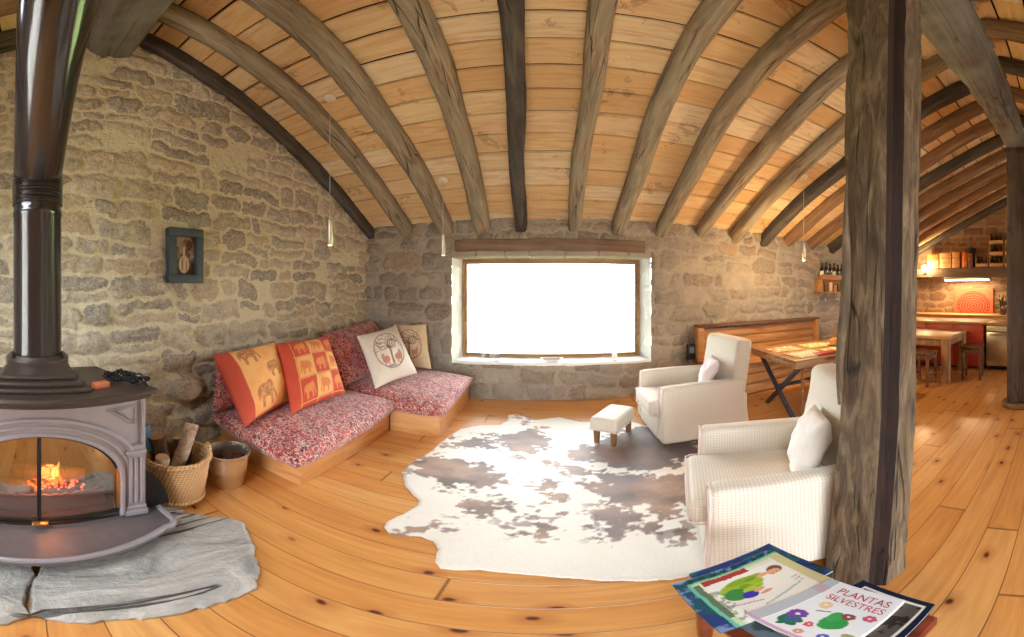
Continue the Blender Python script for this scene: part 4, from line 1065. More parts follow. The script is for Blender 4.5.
def pat_checks(u, v):
    red = np.array(lin(216, 86, 62)); org = np.array(lin(242, 156, 86)); yel = np.array(lin(250, 204, 124))
    c = np.zeros(u.shape + (3,)); c[:] = red
    U = (u - .15) / .84; V = (v - .04) / .93
    w = fbm(u * 6, v * 6, 9)[..., None]
    for i in range(3):
        for j in range(3):
            k = (U > i / 3 + .012) & (U < (i + 1) / 3 - .012) & (V > j / 3 + .012) & (V < (j + 1) / 3 - .012)
            f, g = (red * 1.0, org) if (i + j) % 2 == 0 else (org * (1 - w) + yel * w, red * .6 + org * .4)
            m, _ = eleph(U, V, (i + .5) / 3, (j + .47) / 3, .23, -1 if (i + j) % 2 else 1)
            cc = f * (1 - m[..., None] * .8) + g * m[..., None] * .8
            c = np.where(k[..., None], cc, c)
            e = (((np.abs(U - i / 3) < .006) | (np.abs(V - j / 3) < .006)) & (u > .13))
            c = np.where(e[..., None], yel * .9, c)
    return c
M_print = painted('printed cotton', .8, .18, bscale=240)
pl = pillow('cushion', [(-1.90, 1.46, .45), (-2.10, 2.12, .45), (-2.42, 2.24, 1.0), (-2.42, 1.50, .95)], .13, M_print, None, (-2.1, 1.8, .45), 110, pat_left, .075, .45, None, .008, 5, back=lin(196, 62, 44))
tag(pl, 'orange cushion with brown elephants and a red stripe, leaning nearest the bucket', 'cushion', 'orange elephant cushions')
pl = pillow('cushion', [(-1.86, 1.90, .45), (-1.80, 2.58, .49), (-2.30, 2.94, .99), (-2.36, 2.20, .99)], .13, M_print, None, (-2.0, 2.3, .45), 120, pat_checks, .075, .45, None, .008, 6, back=lin(204, 66, 46))
tag(pl, 'orange and red checked cushion with elephants in squares', 'cushion', 'orange elephant cushions')

def pat_tree(tan):
    bg = np.array(lin(244, 234, 216) if not tan else lin(226, 202, 164)); ink = np.array(lin(138, 96, 84)); rd = np.array(lin(206, 120, 96))
    def f(u, v):
        c = np.zeros(u.shape + (3,)); c[:] = bg
        x = u - .5; y = v - .52; r = np.hypot(x, y); th = np.arctan2(y, x)
        def put(m, col, k=.8):
            nonlocal c
            m = (np.clip(m, 0, 1) * k)[..., None]; c = c * (1 - m) + col * m
        put(np.abs(r - .33) < .012, ink, .7)
        put((np.abs(x) < .022 + .03 * np.clip(-y - .1, 0, 1)) & (y < .05) & (y > -.26), ink, .85)
        for k in range(9):                                   # branches
            a = PI * (.08 + .84 * k / 8); n = np.abs(np.sin(th - a)) * r; w = .012 * (1 - r / .36)
            q = (np.abs(th - a + .25 * np.sin(r * 20 + k)) * r < .010) & (r < .31) & (y > -.02)
            put(q, ink, .75)
        put((fbm(u * 34, v * 34, 4) > .56) & (r < .31) & (y > .0), ink, .55)
        for s in (-1, 1):                                    # two small animals under the tree
            q = (((x - s * .14) / .085) ** 2 + ((y + .17) / .06) ** 2 < 1) | (((x - s * .20) / .03) ** 2 + ((y + .10) / .05) ** 2 < 1) | ((np.abs(x - s * .10) < .012) & (y < -.17) & (y > -.27)) | ((np.abs(x - s * .18) < .012) & (y < -.17) & (y > -.27))
            put(q, rd, .8)
        put((np.abs(y + .29) < .02) & (np.abs(x) < .16) & (fbm(u * 30, v * 30, 8) > .45), ink, .7)
        return c
    return f
pl = pillow('cushion', [(-1.70, 2.98, .45), (-1.46, 3.56, .52), (-1.96, 4.0, 1.05), (-2.14, 3.30, .97)], .10, M_print, None, (-1.8, 3.4, .45), 110, pat_tree(False), .07, .45, None, .008, 7, back=lin(240, 230, 212))
tag(pl, 'white cushion with a printed tree, in front of the other pale cushion', 'cushion', 'pale tree cushions')
pl = pillow('cushion', [(-2.02, 3.98, .47), (-1.46, 4.05, .46), (-1.60, 4.22, 1.06), (-2.10, 4.20, 1.04)], .07, M_print, None, (-1.8, 4.1, .46), 100, pat_tree(True), .05, .42, None, .008, 8, back=lin(226, 202, 164))
tag(pl, 'beige cushion with a printed tree, standing behind the white one against the back wall', 'cushion', 'pale tree cushions')

# ------------------------------------------------------------------ cowhide
RUG = [(-.82, 1.57), (-.805, 1.51), (-.76, 1.465), (-.7, 1.46), (-.6, 1.5), (-.53, 1.48), (-.48, 1.41), (-.455, 1.30), (-.42, 1.26), (-.26, 1.29), (-.06, 1.28), (.13, 1.24), (.31, 1.19), (.47, 1.15), (.63, 1.14), (.8, 1.14), (.95, 1.2), (1.1, 1.4), (1.25, 1.5), (1.25, 1.8), (1.28, 2.1), (1.36, 2.5), (1.36, 2.8), (1.25, 3.1), (1.05, 3.3), (.9, 3.5), (.72, 3.62),
       (.52, 3.53), (.37, 3.55), (.16, 3.72), (-.12, 3.62), (-.32, 3.8), (-.42, 3.77), (-.41, 3.58), (-.48, 3.45), (-.69, 3.40), (-.86, 3.25), (-.93, 2.97), (-.97, 2.64), (-1.03, 2.41), (-1.03, 2.21), (-.91, 2.01), (-.76, 1.88), (-.745, 1.8)]
SPOTS = [[(-.94, 2.93), (-.63, 3.09), (-.38, 3.22), (-.2, 3.41), (-.02, 3.42), (.04, 2.96), (-.05, 2.78), (-.18, 2.71), (-.37, 2.86), (-.58, 2.86), (-.88, 2.82)],
         [(-1.04, 2.27), (-.99, 2.53), (-.88, 2.64), (-.65, 2.54), (-.43, 2.49), (-.27, 2.4), (-.35, 2.18), (-.49, 2.08), (-.66, 2.11), (-.82, 2.24)],
         [(-.51, 1.85), (-.48, 1.97), (-.39, 1.92), (-.33, 2.04), (-.28, 1.94), (-.31, 1.84), (-.38, 1.77), (-.48, 1.8)],
         [(-.07, 2.21), (.05, 2.31), (.1, 2.21), (.01, 2.12), (.11, 2.05), (.03, 1.94), (.05, 1.86), (-.05, 1.75), (-.11, 1.82), (-.13, 1.94), (-.03, 2.03)],
         [(-.2, 1.89), (-.14, 1.82), (-.14, 1.68), (-.18, 1.72)], [(-.1, 1.78), (.03, 1.84), (.05, 1.65), (-.03, 1.61), (-.09, 1.7)],
         [(.2, 2.71), (.3, 2.9), (.47, 3.0), (.9, 3.3), (1.3, 3.1), (1.4, 2.6), (1.3, 2.4), (.97, 2.28), (.75, 2.35), (.46, 2.46), (.27, 2.54)],
         [(.23, 2.2), (.46, 2.34), (1.1, 2.2), (1.1, 1.76), (.78, 1.65), (.71, 1.72), (.5, 1.82), (.36, 1.91), (.29, 2.01)],
         [(.26, 1.79), (.39, 1.86), (.66, 1.7), (.57, 1.51), (.46, 1.62), (.31, 1.58), (.25, 1.63)], [(.64, 1.56), (.76, 1.58), (.69, 1.42), (.61, 1.44)],
         [(.03, 2.6), (.19, 2.52), (.36, 2.44), (.32, 2.36), (.11, 2.42)], [(-.73, 1.5), (-.71, 1.56), (-.53, 1.58), (-.56, 1.53), (-.7, 1.48)], [(-.41, 3.78), (-.33, 3.8), (-.13, 3.64), (-.21, 3.56)]]
def rug():
    st = .0105
    xs = np.arange(-1.1, 1.35, st); ys = np.arange(1.08, 3.88, st); X, Y = np.meshgrid(xs, ys, indexing='ij')
    D = polydist(X, Y, RUG) + .02 * (fbm(X * 14, Y * 14, 2) - .5)
    # pull border vertices onto the outline: lower them to the floor
    f = np.full(X.shape, -1.)
    for k, p in enumerate(SPOTS):
        f = np.maximum(f, polydist(X, Y, p))
    n1 = fbm(X * 9, Y * 13, 5, 5) - .5; n2 = fbm(X * 30, Y * 38, 6, 3) - .5
    s = f + .42 * n1 + .16 * n2 - .012
    small = sstep(.70, .73, fbm(X * 11, Y * 15, 15, 3)) * sstep(-.16, -.03, f)
    m = np.maximum(sstep(-.012, .022, s), small * .8)
    deep = np.clip((fbm(X * 5, Y * 7, 12, 5) - .5) * 2.4 + .5, 0, 1)
    wht = np.array(lin(250, 245, 232)) * (1 - .12 * fbm(X * 4, Y * 4, 20))[..., None]
    a = np.array(lin(98, 74, 62)); b_ = np.array(lin(172, 138, 112)); g = np.array(lin(116, 110, 114))
    br = a * (1 - deep)[..., None] + b_ * deep[..., None]
    gm = sstep(.4, .65, fbm(X * 2.5, Y * 2.5, 30))[..., None] * .6; br = br * (1 - gm) + g * gm
    c = wht * (1 - m[..., None]) + br * m[..., None]
    Z = .004 + .009 * sstep(0, .02, D) + .004 * (fbm(X * 5, Y * 5, 40) - .5) * sstep(0, .05, D)
    keep = (D[:-1, :-1] > 0) | (D[1:, 1:] > 0) | (D[1:, :-1] > 0) | (D[:-1, 1:] > 0)
    gx, gy = np.gradient(D, st); gl = np.maximum(np.hypot(gx, gy), .3); out = np.minimum(D, 0)
    X = X - out * gx / gl ** 2; Y = Y - out * gy / gl ** 2
    m_, nt, b = new_mat('short cow hair')
    col = nd(nt, 'ShaderNodeVertexColor', layer_name='Col').outputs[0]
    v = coords(nt, (60, 14, 20), rnd=False); n = noise(nt, v, 3, 4, .6, .6)
    col = mixc(nt, mth(nt, 'MULTIPLY', ramp(nt, n, [(.35, .0), (.7, .22)]), 1.0), col, lin(190, 172, 156))
    link(nt, col, b.inputs['Base Color']); b.inputs['Roughness'].default_value = .6; b.inputs['Sheen Weight'].default_value = .35; b.inputs['Sheen Roughness'].default_value = .4
    bump(nt, b, n, .35, .006)
    o = grid_obj('cowhide_rug', np.stack([X, Y, Z], -1), m_, None, (0, 0, 0), c, keep)
    sm = o.modifiers.new('thickness', 'SOLIDIFY'); sm.thickness = .004; sm.offset = -1
    tag(o, 'brown and white spotted cowhide rug lying on the pine floor', 'rug')
rug()

# ------------------------------------------------------------------ armchairs
def check_fabric():
    m, nt, b = new_mat('cream checked slipcover')
    v = coords(nt, rnd=False); s = nd(nt, 'ShaderNodeSeparateXYZ', {0: v})
    nn = nd(nt, 'ShaderNodeSeparateXYZ', {0: nd(nt, 'ShaderNodeTexCoord').outputs['Normal']})
    f = 2 * PI / .0165
    def lines(k):
        a = ramp(nt, mth(nt, 'SINE', mth(nt, 'MULTIPLY', s.outputs[k], f)), [(.55, 0), (.95, 1)])
        return mth(nt, 'MULTIPLY', a, ramp(nt, mth(nt, 'ABSOLUTE', nn.outputs[k]), [(.45, 1), (.7, 0)]))     # threads lie in the cloth
    L = mth(nt, 'MAXIMUM', mth(nt, 'MAXIMUM', lines(0), lines(1)), lines(2))
    n = noise(nt, v, 9, 4)
    col = mixc(nt, mth(nt, 'MULTIPLY', L, .42), lin(240, 231, 214), lin(178, 156, 132))
    col = mixc(nt, mth(nt, 'MULTIPLY', n, .18), col, lin(206, 190, 168))
    link(nt, col, b.inputs['Base Color']); b.inputs['Roughness'].default_value = .85; b.inputs['Sheen Weight'].default_value = .2
    bump(nt, b, mth(nt, 'ADD', L, mth(nt, 'MULTIPLY', n, 2)), .25, .004); return m
M_chk = check_fabric(); M_pipe = plain('pinkish cotton piping', lin(236, 216, 206), .85)
M_white = plain('white linen', lin(246, 240, 230), .9, var=.05, scale=50, bmp=.1)
M_wleg = wood('small wooden foot', lin(96, 60, 36), lin(150, 104, 66), lin(180, 134, 92), 'z', 14, 6, .5, .2)
def armchair(label, loc, rz, seed, dx=0):
    t = thing('armchair', label, 'armchair', loc, rz, 'cream armchairs')
    W = .41
    def wob(x, y, z, a=.006):
        return a * (vn(x * 7 + seed * 3, z * 7, seed) - .5) * 2, a * (vn(y * 7 + seed, x * 6 + z * 5, seed + 2) - .5) * 2
    # skirt / seat frame
    def fs(x, y, z):
        k = max(0, (.34 - z)) * .09; a, b = wob(x, y, z)
        return (x - k * (1 if x < .4 else -.3) + a, y + b, z)
    mb = MB(); mb.rbox(.43, 0, .19, .84, .60, .25, .02, 2, n=(14, 10, 5), fn=fs); mb.build('seat_skirt', M_chk, t)
    # arms
    for s in (-1, 1):
        def fa(x, y, z, s=s):
            o = s * (y) > .345 * 1
            fl = max(0, .5 - z) * (.07 if s * y > .34 else 0); a, b = wob(x, y, z, .004)
            return (x - max(0, .4 - z) * .05 * (1 if x < .2 else 0) + a, y + s * fl + b, z + (.012 * math.sin(x * 4) if z > .5 else 0) + (.01 * vn(x * 9, y * 9, seed) if z < .1 else 0))
        mb = MB(); mb.rbox(.425, s * .352, .342, .85, .13, .565, .045, 4, n=(16, 2, 14), fn=fa)
        a = mb.build('arm', M_chk, t)
        mb = MB(); pts = []
        for yy, zz in [(.285, .10), (.285, .3), (.292, .56), (.299, .592), (.319, .614), (.352, .622), (.385, .614), (.405, .592), (.412, .56), (.41, .3), (.415, .1)]:
            x, y, z = fa(.012, s * yy, zz); pts.append((x - .006, y, z))
        mb.tube(pts, .006, 6); mb.build('arm_piping', M_pipe, a)
        mb = MB(); mb.tube([fa(x, s * .412, .580) for x in np.linspace(.02, .84, 16)], .005, 6); mb.build('arm_piping', M_pipe, a)
    # back
    def fb(x, y, z):
        lean = max(0, z - .35) * .17; a, b = wob(x, y, z, .006)
        crown = .03 * (1 - (y / .37) ** 2) if x < .78 and z > .5 else 0
        return (x + dx + lean - crown + a, y * (1 - .04 * max(0, z - .7)) + b, z)
    mb = MB(); mb.rbox(.785, 0, .70, .17, .735, .63, .05, 4, n=(3, 16, 16), fn=fb); bk = mb.build('backrest', M_chk, t)
    mb = MB(); pts = []
    for yy, zz in [(-.366, .55), (-.366, .95), (-.355, .995), (-.32, 1.012), (0, 1.014), (.32, 1.012), (.355, .995), (.366, .95), (.366, .55)]: pts.append(fb(.825, yy, zz))
    mb.tube(pts, .006, 6); mb.build('back_piping', M_pipe, bk)
    mb = MB(); mb.rbox(.86, 0, .26, .09, .74, .40, .03, 2, n=(2, 10, 8), fn=lambda x, y, z: (x + dx + max(0, .3 - z) * .12 + wob(x, y, z)[0], y, z)); mb.build('back_skirt', M_chk, t)
    # cushion
    def fc(x, y, z):
        a, b = wob(x, y, z, .007); dome = .025 * max(0, (1 - ((x - .3) / .40) ** 2)) * max(0, (1 - (y / .3) ** 2)) if z > .38 else 0
        return (x + a, y + b, z + dome)
    mb = MB(); mb.rbox(.30, 0, .385, .76, .555, .155, .05, 4, n=(14, 12, 2), fn=fc); cu = mb.build('seat_cushion', M_chk, t)
    for zz in (.452, .318):
        mb = MB(); mb.tube([fc(x, y, zz) for x, y in [(.5, -.278), (.0, -.278), (-.05, -.276), (-.078, -.25), (-.081, 0), (-.078, .25), (-.05, .276), (0, .278), (.5, .278)]], .0055, 6); mb.build('cushion_piping', M_pipe, cu)
    for x in (.06, .82):
        for y in (-.33, .33):
            mb = MB(); mb.lathe([(0, 0), (.022, 0), (.028, .05), (.03, .09), (0, .09)], 14, c=(x, y, 0)); mb.build('leg', M_wleg, t)
    return t
ch_far = armchair('cream checked armchair nearest the window, facing the footstool', (1.02, 3.08, 0), R(-2), 1)
ch_near = armchair('cream checked armchair in front, half hidden by the big timber post', (.765, 1.47, 0), R(-24), 2, -.075)
def chair_pillow(ch_loc, rz, corners, t_, lab, seed, mat):
    M = Matrix.Translation(ch_loc) @ Matrix.Rotation(rz, 4, 'Z'); c = [tuple(M @ Vector(p)) for p in corners]
    loc = tuple((Vector(c[0]) + Vector(c[1])) / 2)
    tag(pillow('throw_pillow', c, t_, mat, None, loc, 34, None, .06, .45, None, .012, seed), lab, 'pillow', 'pillows on the armchairs')
M_pk = plain('pinkish white cotton', lin(240, 226, 222), .9, var=.12, scale=14, bmp=.15)
chair_pillow((1.02, 3.08, 0), R(-2), [(.44, -.26, .49), (.60, .10, .49), (.74, .08, .80), (.62, -.27, .82)], .075, 'small pinkish white pillow in the armchair nearest the window', 3, M_pk)
chair_pillow((.765, 1.47, 0), R(-24), [(.40, -.28, .50), (.53, .10, .50), (.65, .10, .82), (.565, -.28, .86)], .085, 'white pillow in the front armchair beside the timber post', 4, M_white)

# ------------------------------------------------------------------ footstool
t = thing('footstool', 'small cream upholstered footstool with wooden legs on the cowhide', 'footstool', (.65, 3.07, .008), R(54))
def ff(x, y, z): return (x * (1 - .05 * max(0, z - .2) / .1), y * (1 - .05 * max(0, z - .2) / .1), z + (.012 * (1 - (x / .25) ** 2) * (1 - (y / .15) ** 2) if z > .25 else 0))
mb = MB(); mb.rbox(0, 0, .225, .47, .27, .13, .025, 3, n=(10, 8, 4), fn=ff); c_ = mb.build('padded_top', M_chk, t)
mb = MB(); mb.tube([(x, y, .165) for x, y in [(-.236, -.136), (.236, -.136), (.236, .136), (-.236, .136), (-.236, -.136)]], .005, 6); mb.build('edge_piping', M_pipe, c_)
for x in (-.18, .18):
    for y in (-.085, .085):
        mb = MB(); mb.rbox(x, y, .083, .055, .055, .166, .008, 1, n=(1, 1, 3), fn=lambda a, b, z, x=x, y=y: (x + (a - x) * (.75 + 1.5 * z), y + (b - y) * (.75 + 1.5 * z), z)); mb.build('leg', M_wleg, t)

# ------------------------------------------------------------------ side table with books and magazines
M_mah = wood('red brown mahogany', lin(72, 26, 16), lin(128, 54, 32), lin(168, 84, 50), 'y', 10, 9, .3, .1, coat=.4)
t = thing('side_table', 'small polished red-brown side table under the books beside the post', 'table', (.49, .50, 0))
tp = [(-.16, -.257), (.13, -.257), (.15, -.25), (.157, -.23), (.157, .24), (.14, .255), (-.15, .255), (-.165, .24), (-.165, -.24)]
mb = MB(); mb.prism(tp, .422, .45, bev=.007); mb.build('tabletop', M_mah, t)
mb = MB(); mb.box(-.13, .125, -.22, .22, .36, .423, .004); mb.build('apron', M_mah, t)
for x in (-.115, .11):
    for y in (-.205, .205):
        mb = MB(); mb.lathe([(0, 0), (.014, 0), (.022, .2), (.024, .36), (0, .36)], 14, c=(x, y, 0)); mb.build('leg', M_mah, t)
M_cover = painted('glossy printed cover', .25, .0, bscale=300, bmp=.02, spec=.5); M_paper = plain('paper edges', lin(232, 226, 214), .8, var=.06, scale=120)
def book(name, label, cat, quad, z, th, art, n=(110, 150), cover_mat=None, curl=0, edge=None):
    """quad: 4 plan corners (reading bottom-left, bottom-right, top-right, top-left); art(u,v) u across, v up the page"""
    q = [Vector(p) for p in quad]; c = sum(q, Vector((0, 0))) / 4
    t = thing(name, label, cat, (c.x, c.y, z), 0, 'books and magazines on the side table')
    q = [p - c for p in q]
    U, V = np.meshgrid(np.linspace(0, 1, n[0]), np.linspace(0, 1, n[1]), indexing='ij')
    P = ((1 - U) * (1 - V))[..., None] * np.array(q[0]) + (U * (1 - V))[..., None] * np.array(q[1]) + (U * V)[..., None] * np.array(q[2]) + ((1 - U) * V)[..., None] * np.array(q[3])
    Z = th + .0006 + curl * (U - .3) ** 2 * (V)
    o = grid_obj('front_cover', np.dstack([P, Z]), M_cover, t, (0, 0, 0), art(U, V)); so = o.modifiers.new('th', 'SOLIDIFY'); so.thickness = .0012; so.offset = -1
    fix(o)
    # page block and back cover
    ins = [p * .985 for p in q]; poly = [tuple(p) for p in ins]
    a = sum(poly[i][0] * poly[(i + 1) % 4][1] - poly[(i + 1) % 4][0] * poly[i][1] for i in range(4))
    if a < 0: poly = poly[::-1]
    mb = MB(); mb.prism(poly, .0016, th - .0006); mb.build('pages', M_paper, t)
    pb = [tuple(p) for p in q]; pb = pb[::-1] if a < 0 else pb
    mb = MB(); mb.prism(pb, 0, .0015); mb.build('back_cover', edge or M_paper, t)
    return t, q
def blob(c, m, col, k=1.0): m = (np.clip(m.astype(float), 0, 1) * k)[..., None]; return c * (1 - m) + np.array(col) * m
ell = lambda u, v, cx, cy, rx, ry: sstep(1.06, .94, np.hypot((u - cx) / rx, (v - cy) / ry))
def art_mag(u, v):          # v up (towards the post), u across (towards the viewer)
    u, v = u + .03 * (fbm(u * 7, v * 9, 51) - .5), v + .03 * (fbm(u * 7, v * 9, 52) - .5)
    w = fbm(u * 6, v * 8, 3)
    c = np.zeros(u.shape + (3,)); c[:] = lin(28, 84, 98)
    c = blob(c, sstep(.45, .6, w), lin(38, 60, 126), .8); c = blob(c, sstep(.55, .7, fbm(u * 12, v * 14, 9)), lin(140, 160, 214), .7)
    c = blob(c, (u > .09) & (v > .10), lin(110, 190, 160)); c = blob(c, (u > .12) & (v > .13), lin(190, 214, 170)); c = blob(c, (u > .16) & (v > .18) , lin(226, 224, 206))
    c = blob(c, (u > .03) & (u < .09) & (v > .12) & (np.sin(v * 60) > -.2), lin(20, 60, 50), .8)
    c = blob(c, (u > .13) & (u < .23) & (v > .20) & (v < .62), lin(166, 60, 58))
    c = blob(c, (u > .22) & (v > .2) & (v < .96), lin(238, 236, 228))
    c = blob(c, (u > .15) & (u < .98) & (v > .90), lin(206, 196, 130), .8)
    c = blob(c, ell(u, v, .43, .44, .12, .20), lin(150, 184, 56)); c = blob(c, ell(u, v, .34, .50, .05, .17), lin(132, 170, 50)); c = blob(c, ell(u, v, .53, .34, .10, .10), lin(60, 140, 70)); c = blob(c, ell(u, v, .52, .50, .05, .10), lin(168, 196, 70)); c = blob(c, ell(u, v, .38, .67, .035, .06), lin(222, 164, 130)); c = blob(c, (fbm(u * 16, v * 9, 61) > .6) & (ell(u, v, .43, .44, .12, .2) > .5), lin(96, 134, 40), .6)
    c = blob(c, ell(u, v, .37, .80, .075, .07), lin(120, 84, 60)); c = blob(c, ell(u, v, .40, .775, .052, .06), lin(226, 168, 134)); c = blob(c, ell(u, v, .425, .79, .01, .008), lin(80, 50, 40)); c = blob(c, ell(u, v, .435, .75, .016, .006), lin(170, 80, 76))
    c = blob(c, ell(u, v, .60, .42, .06, .07), lin(58, 52, 170)); c = blob(c, ell(u, v, .585, .52, .03, .05), lin(222, 160, 130)); c = blob(c, ell(u, v, .655, .54, .02, .06), lin(216, 150, 120))
    c = blob(c, (np.abs(u - .72 - .3 * (v - .35)) < .008) & (v > .15) & (v < .45), lin(190, 90, 170), .8); c = blob(c, (np.abs(u - .80 + .2 * (v - .6)) < .012) & (v > .42) & (v < .82), lin(120, 170, 190), .7)
    c = blob(c, (u > .16) & (u < .84) & (v > .13) & (v < .18), lin(30, 70, 60), .8); c = blob(c, (fbm(u * 20, v * 26, 4) > .52) & (v > .18) & (v < .27) & (u > .35), lin(112, 130, 110), .7)
    c = blob(c, (np.sin(u * 120) > .3) & (u > .60) & (u < .75) & (v > .80) & (v < .88) & (fbm(u * 5, v * 90, 8) > .4), lin(90, 84, 80), .5)
    return c
def art_dark(u, v):
    c = np.zeros(u.shape + (3,)); c[:] = lin(26, 34, 58)
    c = blob(c, (u > .12) & (u < .93) & (v > .05) & (v < .93), lin(226, 222, 214)); c = blob(c, (u > .14) & (u < .91) & (v > .07) & (v < .90), lin(44, 40, 36))
    c = blob(c, (fbm(u * 8, v * 8, 3) > .52) & (u > .14) & (u < .91) & (v > .07) & (v < .90), lin(98, 90, 84), .7)
    return c
def art_blue(u, v):
    c = np.zeros(u.shape + (3,)); c[:] = lin(24, 62, 128); c = blob(c, sstep(.5, .6, fbm(u * 6, v * 6, 4)), lin(30, 98, 110)); c = blob(c, (u > .3) & (fbm(u * 9, v * 9, 8) > .6), lin(20, 60, 56)); return c
def art_grey(u, v):
    c = np.zeros(u.shape + (3,)); c[:] = lin(92, 110, 120); return blob(c, fbm(u * 5, v * 5, 2) > .55, lin(60, 74, 84))
def art_plants(u, v):
    u0 = u; u, v = u + .035 * (fbm(u * 12, v * 16, 71) - .5), v + .03 * (fbm(u * 12, v * 16, 72) - .5); u = np.where(u0 < .2, u0, u)
    c = np.zeros(u.shape + (3,)); c[:] = lin(226, 228, 230)
    c = blob(c, u < .17, lin(178, 184, 190)); c = blob(c, (u > .165) & (u < .18), lin(240, 240, 240)); c = blob(c, (v < .03), lin(206, 140, 196), .8); c = blob(c, (u < .17) & (v > .72) & (v < .86), lin(190, 150, 160), .6)
    def flower(cx, cy, r, col, n=7, leaf=None):
        nonlocal c
        if leaf: c = blob(c, ell(u, v, cx + r * .7, cy - r * .9, r * .8, r * .5), leaf); c = blob(c, ell(u, v, cx - r * .3, cy - r * 1.1, r * .5, r * .8), leaf)
        for k in range(n):
            a = 2 * PI * k / n; c = blob(c, ell(u, v, cx + r * .62 * math.cos(a), cy + r * .5 * math.sin(a), r * .4, r * .32), col)
    flower(.30, .30, .10, lin(118, 70, 160), 8, lin(40, 110, 84)); flower(.34, .20, .07, lin(70, 96, 140), 6, lin(36, 110, 80))
    flower(.52, .22, .05, lin(206, 90, 96), 6); flower(.38, .56, .075, lin(226, 192, 150), 7, None)
    c = blob(c, ell(u, v, .66, .36, .13, .13), lin(52, 150, 76)); c = blob(c, ell(u, v, .60, .44, .07, .09), lin(60, 160, 84)); flower(.70, .50, .07, lin(140, 76, 78), 8)
    flower(.88, .56, .075, lin(196, 92, 110), 6, None); flower(.76, .12, .055, lin(64, 92, 190), 9); c = blob(c, ell(u, v, .92, .22, .07, .035), lin(150, 160, 110)); flower(.55, .08, .05, lin(214, 150, 120), 7)
    c = blob(c, (np.abs(v - .47 - .4 * (u - .46)) < .008) & (u > .38) & (u < .5), lin(70, 80, 60))
    return c
M_navy = plain('navy cover', lin(24, 32, 56), .35, bmp=.02)
book('magazine', 'blue hardcover book lying under the left magazine, edge showing beside the post', 'book', [(.38, .81), (.38, .60), (.705, .58), (.68, .835)], .450, .010, art_blue, (40, 50), edge=M_navy)
tm, qm = book('magazine', 'blue-green magazine with a woman in a green jumper on its cover', 'magazine', [(.315, .772), (.309, .52), (.664, .548), (.657, .802)], .4605, .006, art_mag, edge=plain('teal cover', lin(30, 90, 100), .4))
book('picture_book', 'grey-blue booklet lying lowest under the white plant book', 'book', [(.355, .575), (.36, .33), (.60, .34), (.60, .56)], .450, .0085, art_grey, (40, 50), edge=M_navy)
book('picture_book', 'navy picture book with a dark photo, sticking out under the plant book', 'book', [(.40, .53), (.385, .262), (.678, .27), (.702, .48)], .4590, .012, art_dark, (80, 100), edge=M_navy)
tb, qb = book('book', 'white plant guide with red title and painted flowers on its cover', 'book', [(.39, .555), (.405, .325), (.657, .335), (.648, .545)], .4720, .016, art_plants)
# title lettering
def letters(txt, u, v, h, col, t, q, th, name):
    fc = bpy.data.curves.new(name, 'FONT'); fc.body = txt; fc.size = h; fc.align_x = 'CENTER'; fc.extrude = .0002; fc.space_character = 1.02
    o = bpy.data.objects.new(name, fc); C.objects.link(o); o.parent = t
    p = (q[0] * (1 - u) + q[1] * u) * (1 - v) + (q[3] * (1 - u) + q[2] * u) * v
    d = (q[2] - q[3]).normalized(); o.location = (p.x, p.y, th + .0012); o.rotation_euler = (0, 0, math.atan2(d.y, d.x)); o.scale = (.82, 1, 1); 
    bpy.context.view_layer.update(); me = bpy.data.meshes.new_from_object(o.evaluated_get(bpy.context.evaluated_depsgraph_get()))
    m = bpy.data.objects.new(name, me); C.objects.link(m); m.parent = t; m.location = o.location; m.rotation_euler = o.rotation_euler; m.scale = o.scale
    me.materials.clear(); me.materials.append(col); bpy.data.objects.remove(o); return m
M_redink = plain('red title ink', lin(186, 62, 72), .5, bmp=0)
letters('PLANTAS', .60, .80, .040, M_redink, tb, qb, .016, 'title_lettering'); letters('SILVESTRES', .60, .665, .036, M_redink, tb, qb, .016, 'title_lettering')

# ------------------------------------------------------------------ small things on the window sill
M_china = plain('white china', lin(244, 242, 240), .2, var=.02, bmp=0)
t = thing('oval_dish', 'white oval dish on the middle of the window sill', 'dish', (.09, 4.44, .541))
mb = MB(); mb.lathe([(0, .0), (.08, .0), (.09, .008), (.15, .05), (.153, .056), (.145, .054), (.085, .014), (0, .012)], 40, M=Matrix.Diagonal((1.0, .55, 1, 1))); mb.build('dish_body', M_china, t)
mb = MB(); mb.tube([(.15 * math.cos(a), .0825 * math.sin(a), .054) for a in np.linspace(0, 2 * PI, 48)], .004, 6, cap=False); mb.build('dark_rim', plain('brown rim', lin(110, 84, 76), .4), t)
mgl, nt, b = new_mat('clear drinking glass'); b.inputs['Transmission Weight'].default_value = .9; b.inputs['Roughness'].default_value = .03; b.inputs['Base Color'].default_value = (.9, .93, .93, 1); b.inputs['IOR'].default_value = 1.3
for x, lab in ((-.86, 'drinking glass on the sill nearest the left window frame'), (-.74, 'drinking glass on the sill, middle of the three at the left'), (-.66, 'drinking glass on the sill, nearest the dish of the three')):
    mb = MB(); mb.lathe([(0, 0), (.03, 0), (.036, .09), (.033, .09), (.028, .008), (0, .008)], 24); tag(mb.build('drinking_glass', mgl, None, (x, 4.5, .541)), lab, 'glass', 'glasses on the window sill')
t = thing('candle_jar', 'small pale candle jar on the sill near the right window frame', 'candle', (.97, 4.5, .541))
mb = MB(); mb.lathe([(0, 0), (.035, 0), (.038, .01), (.038, .085), (.034, .085), (.033, .06), (0, .06)], 24); mb.build('jar', M_china, t)
mb = MB(); mb.tube([(0, 0, .055), (.002, 0, .075)], .0015, 6); mb.build('wick', M_darkiron, t)

